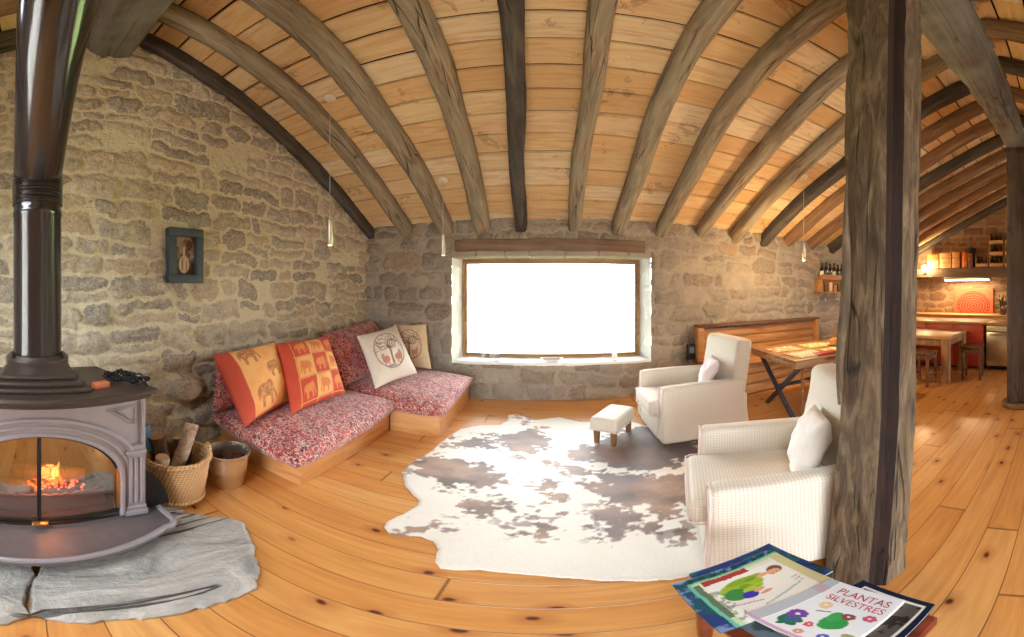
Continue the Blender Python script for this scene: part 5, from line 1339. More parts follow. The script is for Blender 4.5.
# ------------------------------------------------------------------ framed picture on the left wall
t = thing('framed_picture', 'deep slate-blue box frame with a small vase picture on the stone wall', 'picture', (-2.60, 1.325, 1.825))
mfr = plain('slate blue painted wood', lin(58, 72, 80), .6, var=.12, scale=14)
mb = MB(); w, h, f, d0, d1 = .17, .245, .072, -.05, .04
mb.box(d0, d1, -w, w, h - f, h, .004); mb.box(d0, d1, -w, w, -h, -h + f, .004); mb.box(d0, d1, -w, -w + f, -h + f, h - f, .004); mb.box(d0, d1, w - f, w, -h + f, h - f, .004)
mb.build('frame', mfr, t)
def art_vase(u, v):
    c = np.zeros(u.shape + (3,)); c[:] = lin(84, 58, 44); c = blob(c, sstep(.45, .65, fbm(u * 4, v * 5, 3)), lin(170, 140, 120), .8); c = blob(c, v < .4, lin(50, 32, 26), .7)
    c = blob(c, ell(u, v, .5, .28, .26, .22), lin(206, 184, 150)); c = blob(c, ell(u, v, .42, .28, .05, .18), lin(110, 84, 60), .7); c = blob(c, ell(u, v, .62, .24, .04, .15), lin(120, 92, 66), .7); c = blob(c, ell(u, v, .5, .55, .07, .2), lin(196, 172, 140)); return blob(c, (np.abs(u - .3 - .5 * (v - .6)) < .03) & (v > .55), lin(180, 156, 130), .6)
U, V = np.meshgrid(np.linspace(0, 1, 60), np.linspace(0, 1, 80), indexing='ij')
o = grid_obj('picture', np.stack([np.full_like(U, -.02), (U - .5) * .2, (V - .5) * .355], -1), painted('matt print', .5), t, (0, 0, 0), art_vase(U, V))

# ------------------------------------------------------------------ pendant lamps
M_steel = plain('brushed steel', lin(196, 188, 176), .3, .9, .08)
M_bulb = emis('warm bulb', (1.0, .85, .6), 1.5)
def pendant(x, y, label):
    zc = board_z(y) - .002; t = thing('pendant_lamp', label, 'lamp', (x, y, 1.93), 0, 'pendant lamps')
    mb = MB(); mb.lathe([(0, .0), (.022, 0), (.027, .006), (.027, .24), (.022, .245), (.006, .25), (0, .25)], 24)
    s = mb.build('lamp_cylinder', M_steel, t)
    mb = MB(); mb.lathe([(0, -.006), (.018, -.004), (.02, .004), (0, .004)], 18); mb.build('bulb', M_bulb, t)
    mb = MB(); mb.tube([(0, 0, .25), (0, 0, zc - 1.93)], .0035, 6); mb.build('cord', plain('pale cord', lin(214, 206, 190), .7), t)
    al = math.atan(SL); M = Matrix.Translation((0, 0, zc - 1.93 - .012)) @ Matrix.Rotation(-al, 4, 'X')
    mb = MB(); mb.lathe([(0, -.012), (.04, -.012), (.058, -.004), (.06, .008), (0, .008)], 28, M=M); mb.build('ceiling_rose', plain('cream ceiling rose', lin(232, 220, 196), .5), t)
    return t
pendant(-1.82, 2.36, 'slim pendant lamp hanging in front of the left stone wall')
pendant(-1.17, 3.63, 'slim pendant lamp hanging at the left end of the window lintel')
pendant(3.15, 3.12, 'slim pendant lamp hanging over the dining table')
# ------------------------------------------------------------------ settle bench along the back wall
M_or = wood('orange stained planks', lin(140, 88, 48), lin(196, 142, 88), lin(222, 174, 118), 'x', 8, 9, .5, .2)
M_brn = wood('brown stained wood', lin(70, 42, 28), lin(120, 80, 54), lin(156, 112, 76), 'x', 9, 9, .5, .2)
t = thing('settle_bench', 'long high-backed orange wooden settle bench along the back wall', 'bench', (3.38, 4.0, 0))
L = 1.27
mb = MB()
for z0, z1 in ((.50, .655), (.665, .81), (.82, .955)): mb.box(-L + .03, L - .03, .26, .285, z0, z1, .004)
mb.build('back_planks', M_or, t)
mb = MB(); mb.box(-L, L, .17, .33, .985, 1.02, .006); mb.build('top_rail', M_brn, t)
for s, nm in ((-1, 'left'), (1, 'right')):
    mb = MB(); mb.box(min(s * L, s * (L - .1)), max(s * L, s * (L - .1)), .18, .30, 0, .985, .006); mb.box(min(s * L, s * (L - .03)), max(s * L, s * (L - .03)), -.27, .2, 0, .46, .006); mb.build('end_panel', M_or, t)
mb = MB(); mb.box(-L, L, -.29, .27, .46, .50, .006); mb.build('seat', M_or, t)
mb = MB()
for z0, z1 in ((.02, .16), (.17, .31), (.32, .455)): mb.box(-L + .03, L - .03, -.26, -.235, z0, z1, .004)
mb.build('front_planks', M_or, t)
t = thing('wall_phone', 'small black device with a grey display between the armchair and the settle bench', 'phone', (2.06, 4.30, .5))
mb = MB(); mb.rbox(0, 0, .12, .13, .06, .23, .012, 2); mb.build('phone_body', plain('black plastic', lin(38, 42, 50), .4, bmp=.02), t)
mb = MB(); mb.rbox(0, -.031, .15, .075, .006, .09, .003); mb.build('display', plain('grey display', lin(150, 158, 164), .25, bmp=0), t)
mb = MB()
for i in range(3):
    for j in range(2): mb.rbox(-.025 + .025 * i, -.031, .04 + .03 * j, .016, .006, .016, .003)
mb.build('keypad', M_darkiron, t)

# ------------------------------------------------------------------ dining table on x trestles
RT = R(-9)
t = thing('dining_table', 'rustic wooden dining table on dark crossed trestles beside the settle', 'table', (2.50, 3.03, 0), RT)
M_tt = wood('worn brown table board', lin(120, 82, 52), lin(178, 134, 92), lin(208, 168, 122), 'x', 8, 9, .5, .2)
mb = MB()
for k in range(5): mb.box(0, 1.42, -.52 + .208 * k + .002, -.52 + .208 * (k + 1) - .002, .715, .75, .004)
mb.build('tabletop', M_tt, t)
mb = MB(); mb.box(.0, .03, -.51, .51, .66, .716, .004); mb.box(0.02, 1.40, -.50, -.475, .65, .716, .004); mb.box(.02, 1.40, .475, .50, .65, .716, .004); mb.build('apron', M_tt, t)
M_blk = wood('black painted trestle', lin(34, 36, 42), lin(64, 66, 74), lin(92, 94, 102), 'z', 9, 8, .5, .2)
for x in (.12, 1.3):
    for s in (-1, 1):
        p0, p1 = Vector((x + .02 * s, s * -.42, .66)), Vector((x + .02 * s, s * .33, 0.0)); d = (p1 - p0); ln = d.length
        mb = MB(); M = Matrix.Translation((p0 + p1) / 2) @ Matrix.Rotation(math.atan2(d.y, -d.z) * 1.0, 4, 'X')
        mb.rbox(0, 0, 0, .04, .055, ln + .02, .005, 1, M=M); mb.build('trestle_leg', M_blk, t)
mb = MB(); mb.box(.10, 1.32, -.02, .02, .31, .35, .004); mb.build('stretcher', M_blk, t)
def onT(x, y, z=.751): v = Matrix.Translation((2.5, 3.03, 0)) @ Matrix.Rotation(RT, 4, 'Z') @ Vector((x, y, z)); return tuple(v)
def cloth(lab, x, y, w, h, pat, rz=0, z=.751):
    U, V = np.meshgrid(np.linspace(0, 1, 50), np.linspace(0, 1, 36), indexing='ij')
    P = np.stack([(U - .5) * w, (V - .5) * h, .003 + .003 * fbm(U * 4, V * 4, int(x * 50))], -1)
    o = grid_obj('placemat', P, M_print, None, onT(x, y, z), pat(U, V)); fix(o); o.rotation_euler = (0, 0, RT + rz); s = o.modifiers.new('t', 'SOLIDIFY'); s.thickness = .003
    tag(o, lab, 'placemat', 'placemats on the dining table')
def pm(a, b, f):
    def g(u, v):
        c = np.zeros(u.shape + (3,)); c[:] = lin(*a); c = blob(c, fbm(u * f, v * f, 3) > .52, lin(*b), .85); return blob(c, (u < .05) | (u > .95) | (v < .06) | (v > .94), lin(*b), .6)
    return g
cloth('red and cream placemat at the window end of the dining table', .30, .18, .44, .32, pm((238, 226, 196), (196, 120, 84), 12))
cloth('pinkish newspaper-like placemat at the front left of the dining table', .34, -.26, .46, .33, pm((240, 230, 212), (190, 160, 128), 20), .1)
cloth('yellow patterned placemat in the middle of the dining table', .85, .20, .44, .32, pm((242, 228, 170), (176, 170, 100), 14), -.05)
cloth('yellow-green placemat at the front of the dining table beside the plate', .88, -.25, .46, .33, pm((240, 230, 184), (150, 160, 96), 11))
t = thing('book', 'thin red-edged book lying on the front of the dining table', 'book', onT(.52, -.40), RT + .05)
mb = MB(); mb.box(-.16, .16, -.05, .06, 0, .004, .001); mb.box(-.16, .16, -.05, .06, .026, .03, .001); mb.box(-.16, .16, -.054, -.048, 0, .03, .001); mb.build('cover', plain('red book cover', lin(176, 60, 46), .5), t)
mb = MB(); mb.box(-.157, .157, -.047, .056, .004, .026, .0); mb.build('pages', M_paper, t)
mb = MB(); mb.lathe([(0, 0), (.07, 0), (.12, .02), (.125, .026), (.118, .026), (.07, .008), (0, .006)], 36); tag(mb.build('plate', plain('cream plate', lin(240, 228, 196), .3), None, onT(1.05, .02, .757)), 'cream plate on the dining table holding a bread loaf', 'plate')
mb = MB(); mb.rbox(0, 0, .05, .19, .11, .09, .04, 4, n=(8, 4, 3), fn=lambda x, y, z: (x, y * (1 - 1.5 * x * x * 8 * .2), z + .01 * (vn(x * 30, y * 30, 2) - .5)))
tag(mb.build('bread_loaf', plain('bread crust', lin(196, 138, 70), .8, var=.3), None, onT(1.05, .02, .762)), 'golden bread loaf on the cream plate', 'bread')
def bottle(loc, h, r, mat, lab, grp=None, label_mat=None, name='wine_bottle'):
    t = thing(name, lab, 'bottle', loc, 0, grp)
    pr = [(0, 0), (r * .92, 0), (r, .006), (r, h * .58), (r * .9, h * .66), (r * .42, h * .77), (r * .36, h * .8), (r * .36, h * .95), (r * .42, h * .955), (r * .42, h), (0, h)]
    mb = MB(); mb.lathe(pr, 20); mb.build('glass_body', mat, t)
    if label_mat: mb = MB(); mb.lathe([(r + .0006, h * .18), (r + .0006, h * .46)], 20); mb.build('paper_label', label_mat, t)
    mb = MB(); mb.lathe([(r * .40, h * .84), (r * .44, h * .86), (r * .46, h * 1.002), (0, h * 1.004)], 16); mb.build('capsule', M_darkiron, t)
    return t
M_bg = plain('dark bottle glass', lin(32, 40, 34), .12, var=.2, bmp=0); M_bg2 = plain('brown bottle glass', lin(58, 36, 26), .12, var=.2, bmp=0); M_lab = plain('white bottle label', lin(232, 228, 216), .6)
bottle(onT(1.33, -.02), .33, .042, M_bg, 'dark wine bottle with white label on the dining table beside the big post', None, M_lab)

# chairs at the table
M_ch = wood('brown chair wood', lin(120, 74, 44), lin(170, 116, 72), lin(200, 150, 100), 'z', 10, 7, .45, .15)
def wood_chair(label, loc, rz, arms):
    """faces local +y"""
    t = thing('dining_chair', label, 'chair', loc, rz, 'wooden chairs at the dining table')
    for x in (-.23, .23):
        mb = MB(); mb.tube([(x, .22, 0), (x * .98, .21, .3), (x * .97, .20, .60 if arms else .44)], [.016, .02, .018], 10); mb.build('leg', M_ch, t)
        mb = MB(); mb.tube([(x, -.24, 0), (x * .96, -.20, .44), (x * .92, -.27, .92)], [.016, .021, .016], 10); mb.build('leg', M_ch, t)
        if arms: mb = MB(); mb.rbox(x * 1.0, .0, .61, .055, .50, .025, .01, 2, n=(1, 8, 1), fn=lambda a, b, c: (a, b, c + .02 * math.cos(b * 5))); mb.build('arm', M_ch, t)
        mb = MB(); mb.tube([(x, .21, .2), (x, -.22, .2)], .011, 8); mb.build('stretcher', M_ch, t)
    mb = MB(); mb.rbox(0, 0, .455, .48, .46, .035, .012, 2, n=(6, 6, 1), fn=lambda a, b, c: (a, b, c - .012 * (1 - (a / .24) ** 2))); mb.build('seat', M_ch, t)
    for z in (.62, .75, .89):
        mb = MB(); mb.rbox(0, -.245 - .1 * (z - .62) , z, .43, .018, .06, .006, 1, n=(8, 1, 1), fn=lambda a, b, c: (a, b - .03 * (1 - (a / .22) ** 2), c)); mb.build('back_slat', M_ch, t)
wood_chair('wooden armchair at the dining table, seen between the two cream armchairs', (2.93, 2.50, 0), R(8), True)
wood_chair('dark red-brown wooden chair at the far end of the dining table', (4.06, 3.36, 0), R(82), False)

# ------------------------------------------------------------------ wine rack on the back wall
t = thing('wine_rack', 'orange wooden wall rack with bottles on top and hanging glasses', 'wine rack', (5.08, 4.34, 1.44))
mb = MB(); mb.box(-.40, .40, -.2, .0, .30, .325, .004); mb.build('shelf', M_or, t)
mb = MB(); mb.box(-.40, .40, -.2, -.185, .325, .40, .004); mb.build('bottle_rail', M_or, t)
mb = MB(); mb.box(-.40, .40, -.2, .0, .04, .065, .004); mb.build('shelf', M_or, t)
for x in (-.4, .38): mb = MB(); mb.box(x, x + .02, -.2, .0, .02, .36, .004); mb.build('side', M_or, t)
mb = MB(); mb.box(-.38, .38, -.02, 0, .05, .33, .003); mb.build('back_board', M_or, t)
for k in range(6):
    bottle((4.76 + .125 * k, 4.22, 1.766), .30 + .02 * (k % 2), .037, (M_bg, M_bg2)[k % 2], ('%s wine bottle on the wall rack, %s from the left' % (('dark green', 'brown')[k % 2], ords[k + 1])), 'bottles on the wall rack', M_lab if k in (0, 3) else None)
for k in range(6):
    mb = MB(); mb.lathe([(.034, 0), (.04, -.003), (.006, .012), (.005, .06), (.02, .075), (.036, .11), (.03, .15), (.028, .15), (.034, .11), (0, .075)], 18, M=Matrix.Diagonal((1, 1, -1, 1)))
    o = fix(mb.build('wine_glass', mgl, None, (4.76 + .125 * k, 4.24, 1.478))); tag(o, f'wine glass hanging upside down under the wall rack, {ords[k + 1]} from the left', 'glass', 'glasses under the wall rack')
# tins standing inside the rack's lower shelf
for k in range(5):
    mb = MB(); h = .13 + .03 * (k % 3); mb.lathe([(0, 0), (.04, 0), (.042, .004), (.042, h - .004), (.036, h), (0, h)], 18)
    tag(mb.build('storage_tin', [M_or, M_brn, plain('cream tin', lin(230, 206, 160), .4)][k % 3], None, (4.78 + .14 * k, 4.25, 1.506)), f'small {("orange", "brown", "cream")[k % 3]} tin in the lower shelf of the wall rack, {ords[k + 1]} from the left', 'tin', 'tins in the wall rack')

# ------------------------------------------------------------------ kitchen
M_oak = wood('kitchen oak', lin(168, 116, 64), lin(216, 166, 104), lin(236, 196, 138), 'y', 8, 9, .4, .12)
M_leg = wood('kitchen table leg', lin(120, 84, 54), lin(180, 136, 92), lin(206, 168, 124), 'z', 9, 8, .5, .2)
M_red = plain('red lacquered front', lin(200, 74, 46), .4, var=.08, scale=3, bmp=.02)
M_inox = plain('brushed stainless steel', lin(206, 198, 176), .28, .95, .05, 3, .03)
t = thing('kitchen_shelf', 'thick dark wooden beam shelf across the kitchen end wall', 'shelf', (8.42, 2.6, 1.90))
ms = wood('dark beam shelf', lin(60, 46, 36), lin(108, 86, 66), lin(140, 114, 88), 'y', 9, 10, .7, .4)
mb = MB(); mb.rbox(0, 0, .12, .34, 3.5, .24, .02, 2, n=(2, 40, 2), fn=lambda x, y, z: (x + .012 * (vn(y * 3, z * 9, 2) - .5), y, z + .014 * (vn(y * 2, 1, 5) - .5))); mb.build('beam', ms, t)
for y in (-1.5, 0, 1.5): mb = MB(); mb.box(.02, .16, y - .05, y + .05, -.14, .01, .006); mb.build('bracket', ms, t)
zt = 2.146
def crate_box(label, y0, y1, z0, h, mat, lid=False, grp='boxes on the kitchen shelf'):
    t = thing('wooden_box', label, 'box', (8.42, (y0 + y1) / 2, z0), 0, grp); w = (y1 - y0) / 2 - .006
    mb = MB(); mb.box(-.13, -.115, -w, w, 0, h, .004); mb.box(.115, .13, -w, w, 0, h, .004); mb.box(-.12, .12, -w, -w + .015, 0, h, .004); mb.box(-.12, .12, w - .015, w, 0, h, .004); mb.box(-.12, .12, -w, w, 0, .015, .003); mb.build('box_body', mat, t)
    if lid: mb = MB(); mb.box(-.135, .135, -w - .004, w + .004, h, h + .02, .004); mb.build('lid', mat, t)
    mb = MB(); mb.box(-.139, -.129, -w + .01, w - .01, h * .62, h * .68, .002); mb.build('batten', M_leg, t)
crate_box('yellowish lidded wooden box at the lamp end of the kitchen shelf', 3.20, 3.54, zt, .36, M_oak, True)
crate_box('yellowish lidded wooden box, second from the lamp on the kitchen shelf', 2.83, 3.18, zt, .39, M_oak, True)
crate_box('tall narrow orange-brown box beside the orange jar on the kitchen shelf', 2.60, 2.82, zt, .40, M_or, True)
crate_box('narrow brown box right of the orange jar on the kitchen shelf', 2.24, 2.37, zt, .36, M_brn, True)
t = thing('storage_jar', 'tall orange jar with a dark lid on the kitchen shelf', 'jar', (8.40, 2.485, zt))
mb = MB(); mb.lathe([(0, 0), (.095, 0), (.10, .01), (.10, .36), (.08, .40), (.08, .42), (0, .42)], 28); mb.build('jar_body', plain('orange ceramic', lin(228, 128, 56), .3), t)
mb = MB(); mb.lathe([(0, .42), (.088, .42), (.088, .45), (.02, .475), (.02, .50), (0, .50)], 28); mb.build('lid', M_brn, t)
t = thing('cooking_pot', 'dark pot standing on the narrow boxes of the kitchen shelf', 'pot', (8.42, 2.32, zt + .384))
mb = MB(); mb.lathe([(0, 0), (.10, 0), (.12, .02), (.12, .13), (.126, .135), (.115, .14), (.02, .165), (.02, .19), (0, .19)], 28); mb.build('pot_body', M_darkiron, t)
for s in (-1, 1): mb = MB(); mb.tube([(.0 + .03 * math.cos(q), s * (.12 + .03 * math.sin(q)), .1) for q in np.linspace(0, PI, 10)], .006, 6); mb.build('handle', M_darkiron, t)
def bcrate(y0, y1, z0, lab, k0):
    t = thing('bottle_crate', lab, 'crate', (8.42, (y0 + y1) / 2, z0), 0, 'bottle crates on the kitchen shelf'); w = (y1 - y0) / 2 - .004
    mb = MB(); mb.box(-.14, .14, -w, w, 0, .016, .003); mb.box(-.14, .14, -w, -w + .014, 0, .29, .003); mb.box(-.14, .14, w - .014, w, 0, .29, .003); mb.build('crate_body', M_or, t)
    mb = MB(); mb.box(-.145, -.131, -w, w, .02, .10, .003); mb.build('front_slat', M_oak, t)
    n = max(2, int((2 * w - .03) / .085))
    for k in range(n):
        y = (y0 + y1) / 2 - w + .05 + k * (2 * w - .1) / max(1, n - 1)
        bottle((8.36, y, z0 + .017), .262, .036, (M_bg, M_bg2)[(k + k0) % 2], 'dark bottle in the ' + lab.replace('wooden crate of dark bottles', 'bottle crate'), 'bottles in the kitchen crates')
bcrate(1.83, 2.17, zt, 'wooden crate of dark bottles beside the brown box on the kitchen shelf', 0)
for i in range(3): bcrate(1.43, 1.80, zt + .30 * i, '%s bottle crate in the stack beside the squared post' % ('lowest', 'middle', 'topmost')[i], i)
for i in range(3): bcrate(1.10, 1.40, zt + .30 * i, '%s bottle crate in the stack half behind the squared post' % ('lowest', 'middle', 'topmost')[i], i + 1)
# strip light below the shelf
t = thing('strip_light', 'bright strip light fixed under the kitchen beam shelf', 'lamp', (8.25, 2.4, 1.80))
mb = MB(); mb.box(-.05, .05, -.62, .62, .03, .095, .008); mb.build('housing', M_inox, t)
mb = MB(); mb.box(-.045, .035, -.60, .60, .0, .031, .01); mb.build('tube', emis('warm strip', (1.0, .80, .52), 6.0), t)
# small spot with a bare bulb on the end of the beam
t = thing('shelf_lamp', 'small glowing lamp on the left end of the kitchen beam shelf beside the big post', 'lamp', (8.20, 3.58, 2.14))
mb = MB(); mb.lathe([(0, -.12), (.03, -.12), (.035, -.05), (.025, -.03), (0, -.03)], 20); mb.build('lamp_socket', M_steel, t)
mb = MB(); mb.lathe([(0, -.04)] + [(.075 * math.sin(q), .02 - .075 * math.cos(q)) for q in np.linspace(.5, PI - .02, 14)] + [(0, .095)], 24); mb.build('bulb', emis('bare bulb', (1.0, .80, .40), 30.0), t)
mb = MB(); mb.tube([(0, 0, -.08), (.05, 0, -.1), (.08, 0, -.1)], .012, 8); mb.build('lamp_arm', M_steel, t)
# wall panel with a round carved pattern
def art_mandala(u, v):
    c = np.zeros(u.shape + (3,)); c[:] = lin(226, 104, 74)
    x, y = (u - .5), (v - .28) * .72; r = np.hypot(x, y); th = np.arctan2(y, x); k = r < .43
    p = (np.sin(r * 90) > -.35) & (np.sin(th * 24 + np.floor(r * 14) * PI) > -.75)
    c = blob(c, k & p, lin(66, 28, 28), .92); c = blob(c, k & (np.abs(r - .42) < .012), lin(110, 50, 44)); return c
U, V = np.meshgrid(np.linspace(0, 1, 120), np.linspace(0, 1, 90), indexing='ij')
t = thing('wall_panel', 'red square wall panel with a dark round lace pattern behind the kitchen worktop', 'wall panel', (8.52, 2.29, .93))
mb = MB(); mb.box(-.005, .04, -.55, .55, 0, .68, .004); mb.build('board', M_red, t)
fix(grid_obj('patterned_face', np.stack([np.full_like(U, -.0075), (.5 - U) * 1.08, V * .66 + .01], -1), M_print, t, (0, 0, 0), art_mandala(U, V)))
# counter along the end wall
def cupboard(label, cx, y0, y1, mat):
    t = thing('kitchen_cabinet', label, 'cabinet', (cx, (y0 + y1) / 2, 0), 0, 'base cabinets on the kitchen end wall'); w = (y1 - y0) / 2 - .002
    mb = MB(); mb.box(-.27, .28, -w, w, .08, .88, .004); mb.box(-.22, .28, -w, w, 0, .08, .002); mb.build('carcass', M_oak, t)
    d = MB(); d.box(-.292, -.271, -w + .004, w - .004, .10, .70, .004); dd = d.build('door', mat, t); h = MB(); h.tube([(-.292, w - .06, .60), (-.31, w - .06, .60), (-.31, w - .06, .48), (-.292, w - .06, .48)], .006, 6); h.build('handle', M_steel, dd)
    d = MB(); d.box(-.292, -.271, -w + .004, w - .004, .71, .865, .004); dd = d.build('drawer', mat, t); h = MB(); h.tube([(-.292, -.06, .79), (-.31, -.06, .79), (-.31, .06, .79), (-.292, .06, .79)], .006, 6); h.build('handle', M_steel, dd)
for k in range(5): cupboard('oak base cabinet against the kitchen end wall, %s from the squared post' % ords[k + 1], 8.27, 1.05 + .62 * k, 1.05 + .62 * (k + 1), M_oak)
mb = MB(); mb.rbox(8.26, 2.6, .905, .66, 3.16, .04, .006, 1); tag(mb.build('worktop', M_oak), 'long oak worktop against the kitchen end wall below the red panel', 'worktop')
# island
t = thing('kitchen_island', 'red-fronted kitchen island with an oak worktop behind the stool', 'kitchen island', (6.36, 2.3, 0))
mb = MB(); mb.box(-.32, .32, -.88, .90, .06, .885, .005); mb.build('carcass', M_oak, t)
mb = MB(); mb.box(-.27, .30, -.86, .88, 0, .06, .003); mb.build('plinth', M_brn, t)
for k in range(3): mb = MB(); mb.box(-.342, -.321, -.88 + .593 * k + .004, -.88 + .593 * (k + 1) - .004, .07, .88, .004); mb.build('front_panel', M_red, t)
mb = MB(); mb.box(-.40, .40, -.93, .95, .885, .93, .006); mb.build('worktop', M_oak, t)
t = thing('dishwasher', 'stainless steel dishwasher at the right end of the red island', 'dishwasher', (6.32, 1.09, 0))
mb = MB(); mb.box(-.28, .30, -.275, .275, .07, .87, .006); mb.box(-.22, .28, -.25, .25, 0, .07, .003); mb.build('casing', M_darkiron, t)
mb = MB(); mb.box(-.31, -.281, -.272, .272, .09, .745, .008); mb.build('door', M_inox, t)
mb = MB(); mb.box(-.31, -.281, -.272, .272, .755, .86, .008); mb.build('control_panel', plain('pale steel panel', lin(230, 222, 196), .35, .3), t)
mb = MB(); mb.tube([(-.31, -.2, .70), (-.345, -.2, .70), (-.345, .2, .70), (-.31, .2, .70)], .009, 8); mb.build('handle', M_steel, t)
mb = MB(); mb.box(-.33, .31, -.28, .28, .871, .925, .006); mb.build('worktop', M_oak, t)
bottle((6.45, .96, .926), .22, .04, plain('white bottle', lin(236, 230, 214), .3), 'white bottle on the dishwasher top next to the squared post', None, None, 'oil_bottle')
t = thing('potted_plant', 'dark leafy plant on the far worktop between red panel and squared post', 'plant', (8.15, 1.42, .926))
mb = MB(); mb.lathe([(0, 0), (.08, 0), (.11, .16), (.10, .16), (.09, .14), (0, .14)], 24); mb.build('pot', M_brn, t)
mb = MB(); rg = random.Random(9)
for k in range(90):
    a = rg.uniform(0, 2 * PI); e = rg.uniform(-.1, 1.3); l = rg.uniform(.12, .34); d = Vector((math.cos(a) * math.cos(e), math.sin(a) * math.cos(e), math.sin(e))); p = Vector((0, 0, .15)) + d * l
    M = Matrix.Translation(p) @ d.to_track_quat('Y', 'Z').to_matrix().to_4x4()
    mb.add([(0, -.05, 0), (.025, -.01, .006), (.02, .03, .004), (0, .06, -.01), (-.02, .03, .004), (-.025, -.01, .006)], [(0, 1, 2, 3), (0, 3, 4, 5)], 0, M)
mb.build('leaves', plain('dark leaf green', lin(52, 70, 44), .5, var=.35), t)
# kitchen table and stools
t = thing('kitchen_table', 'sturdy wooden kitchen table with thick square legs in front of the island', 'table', (5.42, 2.32, 0))
mb = MB(); mb.box(-.52, .52, -.60, .60, .735, .785, .006); mb.build('tabletop', M_oak, t)
mb = MB(); mb.box(-.46, .46, -.55, -.525, .61, .736, .004); mb.box(-.46, .46, .525, .55, .61, .736, .004); mb.box(-.46, -.435, -.524, .524, .61, .736, .004); mb.box(.435, .46, -.524, .524, .61, .736, .004); mb.build('apron', M_leg, t)
for x in (-.44, .44):
    for y in (-.525, .525): mb = MB(); mb.rbox(x, y, .368, .125, .125, .736, .006, 1); mb.build('leg', M_leg, t)
def stool(label, x, y, rz, h=.585):
    t = thing('wooden_stool', label, 'stool', (x, y, 0), rz, 'wooden stools in the kitchen'); m = M_brn
    mb = MB(); mb.rbox(0, 0, h - .016, .36, .36, .032, .008, 1); mb.build('seat', m, t)
    for a in (-.145, .145):
        for b in (-.145, .145): mb = MB(); mb.rbox(a, b, (h - .03) / 2, .042, .042, h - .03, .005, 1); mb.build('leg', m, t)
    mb = MB()
    for s in (-.145, .145): mb.box(-.14, .14, s - .01, s + .01, h - .12, h - .05, .003); mb.box(s - .01, s + .01, -.14, .14, h - .12, h - .05, .003)
    mb.build('seat_rail', m, t)
    for s in (-.145, .145): mb = MB(); mb.box(-.14, .14, s - .011, s + .011, .16, .19, .003); mb.build('stretcher', m, t)
stool('brown wooden stool standing free in front of the red island', 5.40, 1.46, R(6))
stool('brown wooden stool tucked by the kitchen table, beside the big post', 4.76, 2.10, R(-4), .56)

# frames and panes of the openings added behind the viewer for daylight
for nm, (a0, a1, c0, c1), mull in (('door_added', DO, (-.35, .5)), ('window_added', D2, (5.6,))):
    mb = MB(); y = YF - .2
    mb.box(a0, a1, y - .03, y + .03, c1 - .07, c1, .005); mb.box(a0, a1, y - .03, y + .03, c0, c0 + .07, .005)
    for x in (a0 + .035,) + mull + (a1 - .035,): mb.box(x - .035, x + .035, y - .03, y + .03, c0 + .07, c1 - .07, .005)
    o = struct(mb.build(nm, M_or)); mb = MB(); mb.box(a0 + .04, a1 - .04, y - .003, y + .003, c0 + .04, c1 - .04, 0); mb.build('pane', M_pane, o)
mb = MB(); a0, a1, b0, b1 = ROOFWIN_ADDED; al = math.atan(SL); Mx = Matrix.Translation(((a0 + a1) / 2, (b0 + b1) / 2, board_z((b0 + b1) / 2) + .03)) @ Matrix.Rotation(al, 4, 'X')
hw_, hl = (a1 - a0) / 2, (b1 - b0) / 2 / math.cos(al)
for s in (-1, 1): mb.box(-hw_ - .05, hw_ + .05, s * (hl + .1) - .04, s * (hl + .1) + .04, -.05, .07, .005, M=Mx); mb.box(s * hw_ - .03, s * hw_ + .03, -hl - .06, hl + .06, -.05, .07, .005, M=Mx)
mb.box(-.03, .03, -hl - .06, hl + .06, -.03, .06, .005, M=Mx); o = struct(mb.build('window_added_roof', M_or)); mb = MB(); mb.box(-hw_, hw_, -hl - .06, hl + .06, .02, .026, 0, M=Mx); mb.build('pane', M_pane, o)

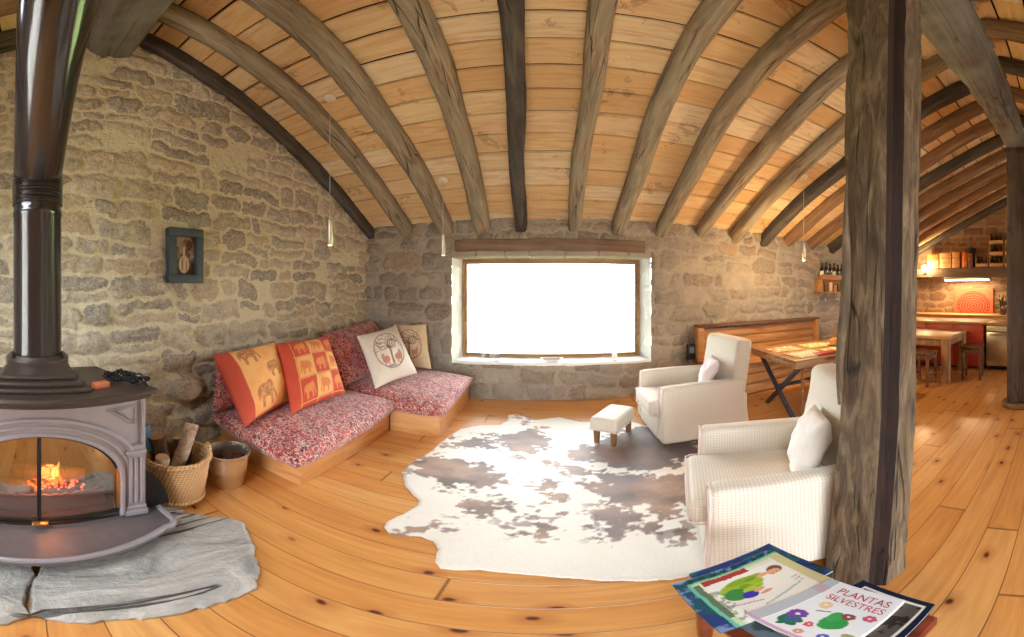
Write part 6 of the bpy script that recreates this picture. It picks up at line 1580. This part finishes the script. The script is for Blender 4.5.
# ------------------------------------------------------------------ light of the place
w = bpy.data.worlds.new('sky'); scene.world = w; w.use_nodes = True
nt = w.node_tree; bg = nt.nodes['Background']
sky = nd(nt, 'ShaderNodeTexSky', sky_type='HOSEK_WILKIE'); sky.sun_direction = (.25, .55, .8); sky.turbidity = 7
mx = mixc(nt, .85, sky.outputs[0], (.88, .945, 1.04)); link(nt, mx, bg.inputs[0]); bg.inputs[1].default_value = SKY
def portal(loc, sx, sy, rot):
    l = bpy.data.lights.new('daylight_portal', 'AREA'); l.shape = 'RECTANGLE'; l.size = sx; l.size_y = sy; l.cycles.is_portal = True
    o = bpy.data.objects.new('daylight_portal', l); C.objects.link(o); o.location = loc; o.rotation_euler = rot; return o
portal((.09, 4.86, 1.26), 2.7, 1.5, (R(-90), 0, 0))
portal(((ROOFWIN_ADDED[0] + ROOFWIN_ADDED[1]) / 2, (ROOFWIN_ADDED[2] + ROOFWIN_ADDED[3]) / 2, board_z(-1.6) + .16), ROOFWIN_ADDED[1] - ROOFWIN_ADDED[0] + .2, 1.45, (math.atan(SL), 0, 0))
portal(((DO[0] + DO[1]) / 2, YF - .38, DO[3] / 2), DO[1] - DO[0], DO[3], (R(90), 0, 0))
portal(((D2[0] + D2[1]) / 2, YF - .38, (D2[2] + D2[3]) / 2), D2[1] - D2[0], D2[3] - D2[2], (R(90), 0, 0))
def point(loc, e, col, r=.05):
    l = bpy.data.lights.new('lamp_light', 'POINT'); l.energy = e; l.color = col; l.shadow_soft_size = r
    o = bpy.data.objects.new('lamp_light', l); C.objects.link(o); o.location = loc
WARM = (1.0, .68, .36)
point((3.15, 3.12, 1.90), P_PEND * 2.2, WARM, .03)
point((8.05, 3.56, 2.15), P_BULB, WARM, .08)
l = bpy.data.lights.new('strip_glow', 'AREA'); l.shape = 'RECTANGLE'; l.size = .08; l.size_y = 1.2; l.energy = P_STRIP; l.color = (1.0, .66, .34)
o = bpy.data.objects.new('strip_glow', l); C.objects.link(o); o.location = (8.2, 2.4, 1.79)
point((-1.70, .10, .45), 2.0, (1.0, .35, .1), .05)

# ------------------------------------------------------------------ camera: level panorama at eye height
cam = bpy.data.cameras.new('camera'); co = bpy.data.objects.new('camera', cam); C.objects.link(co); scene.camera = co
co.location = (0, 0, 1.5); co.rotation_euler = (R(90), 0, 0)
cam.type = 'PANO'
S_ = .175
lat0, lat1 = -(637 - 292) * S_, 292 * S_; lon0, lon1 = -545 * S_, (1024 - 545) * S_
cam.panorama_type = 'EQUIRECTANGULAR' if hasattr(cam, 'panorama_type') else None
cam.latitude_min, cam.latitude_max, cam.longitude_min, cam.longitude_max = R(lat0), R(lat1), R(lon0), R(lon1)
cam.clip_start = .02
vs = scene.view_settings
vs.view_transform = 'Standard'; vs.look = 'None'; vs.gamma = 1; vs.use_curve_mapping = False; vs.exposure = EXPO
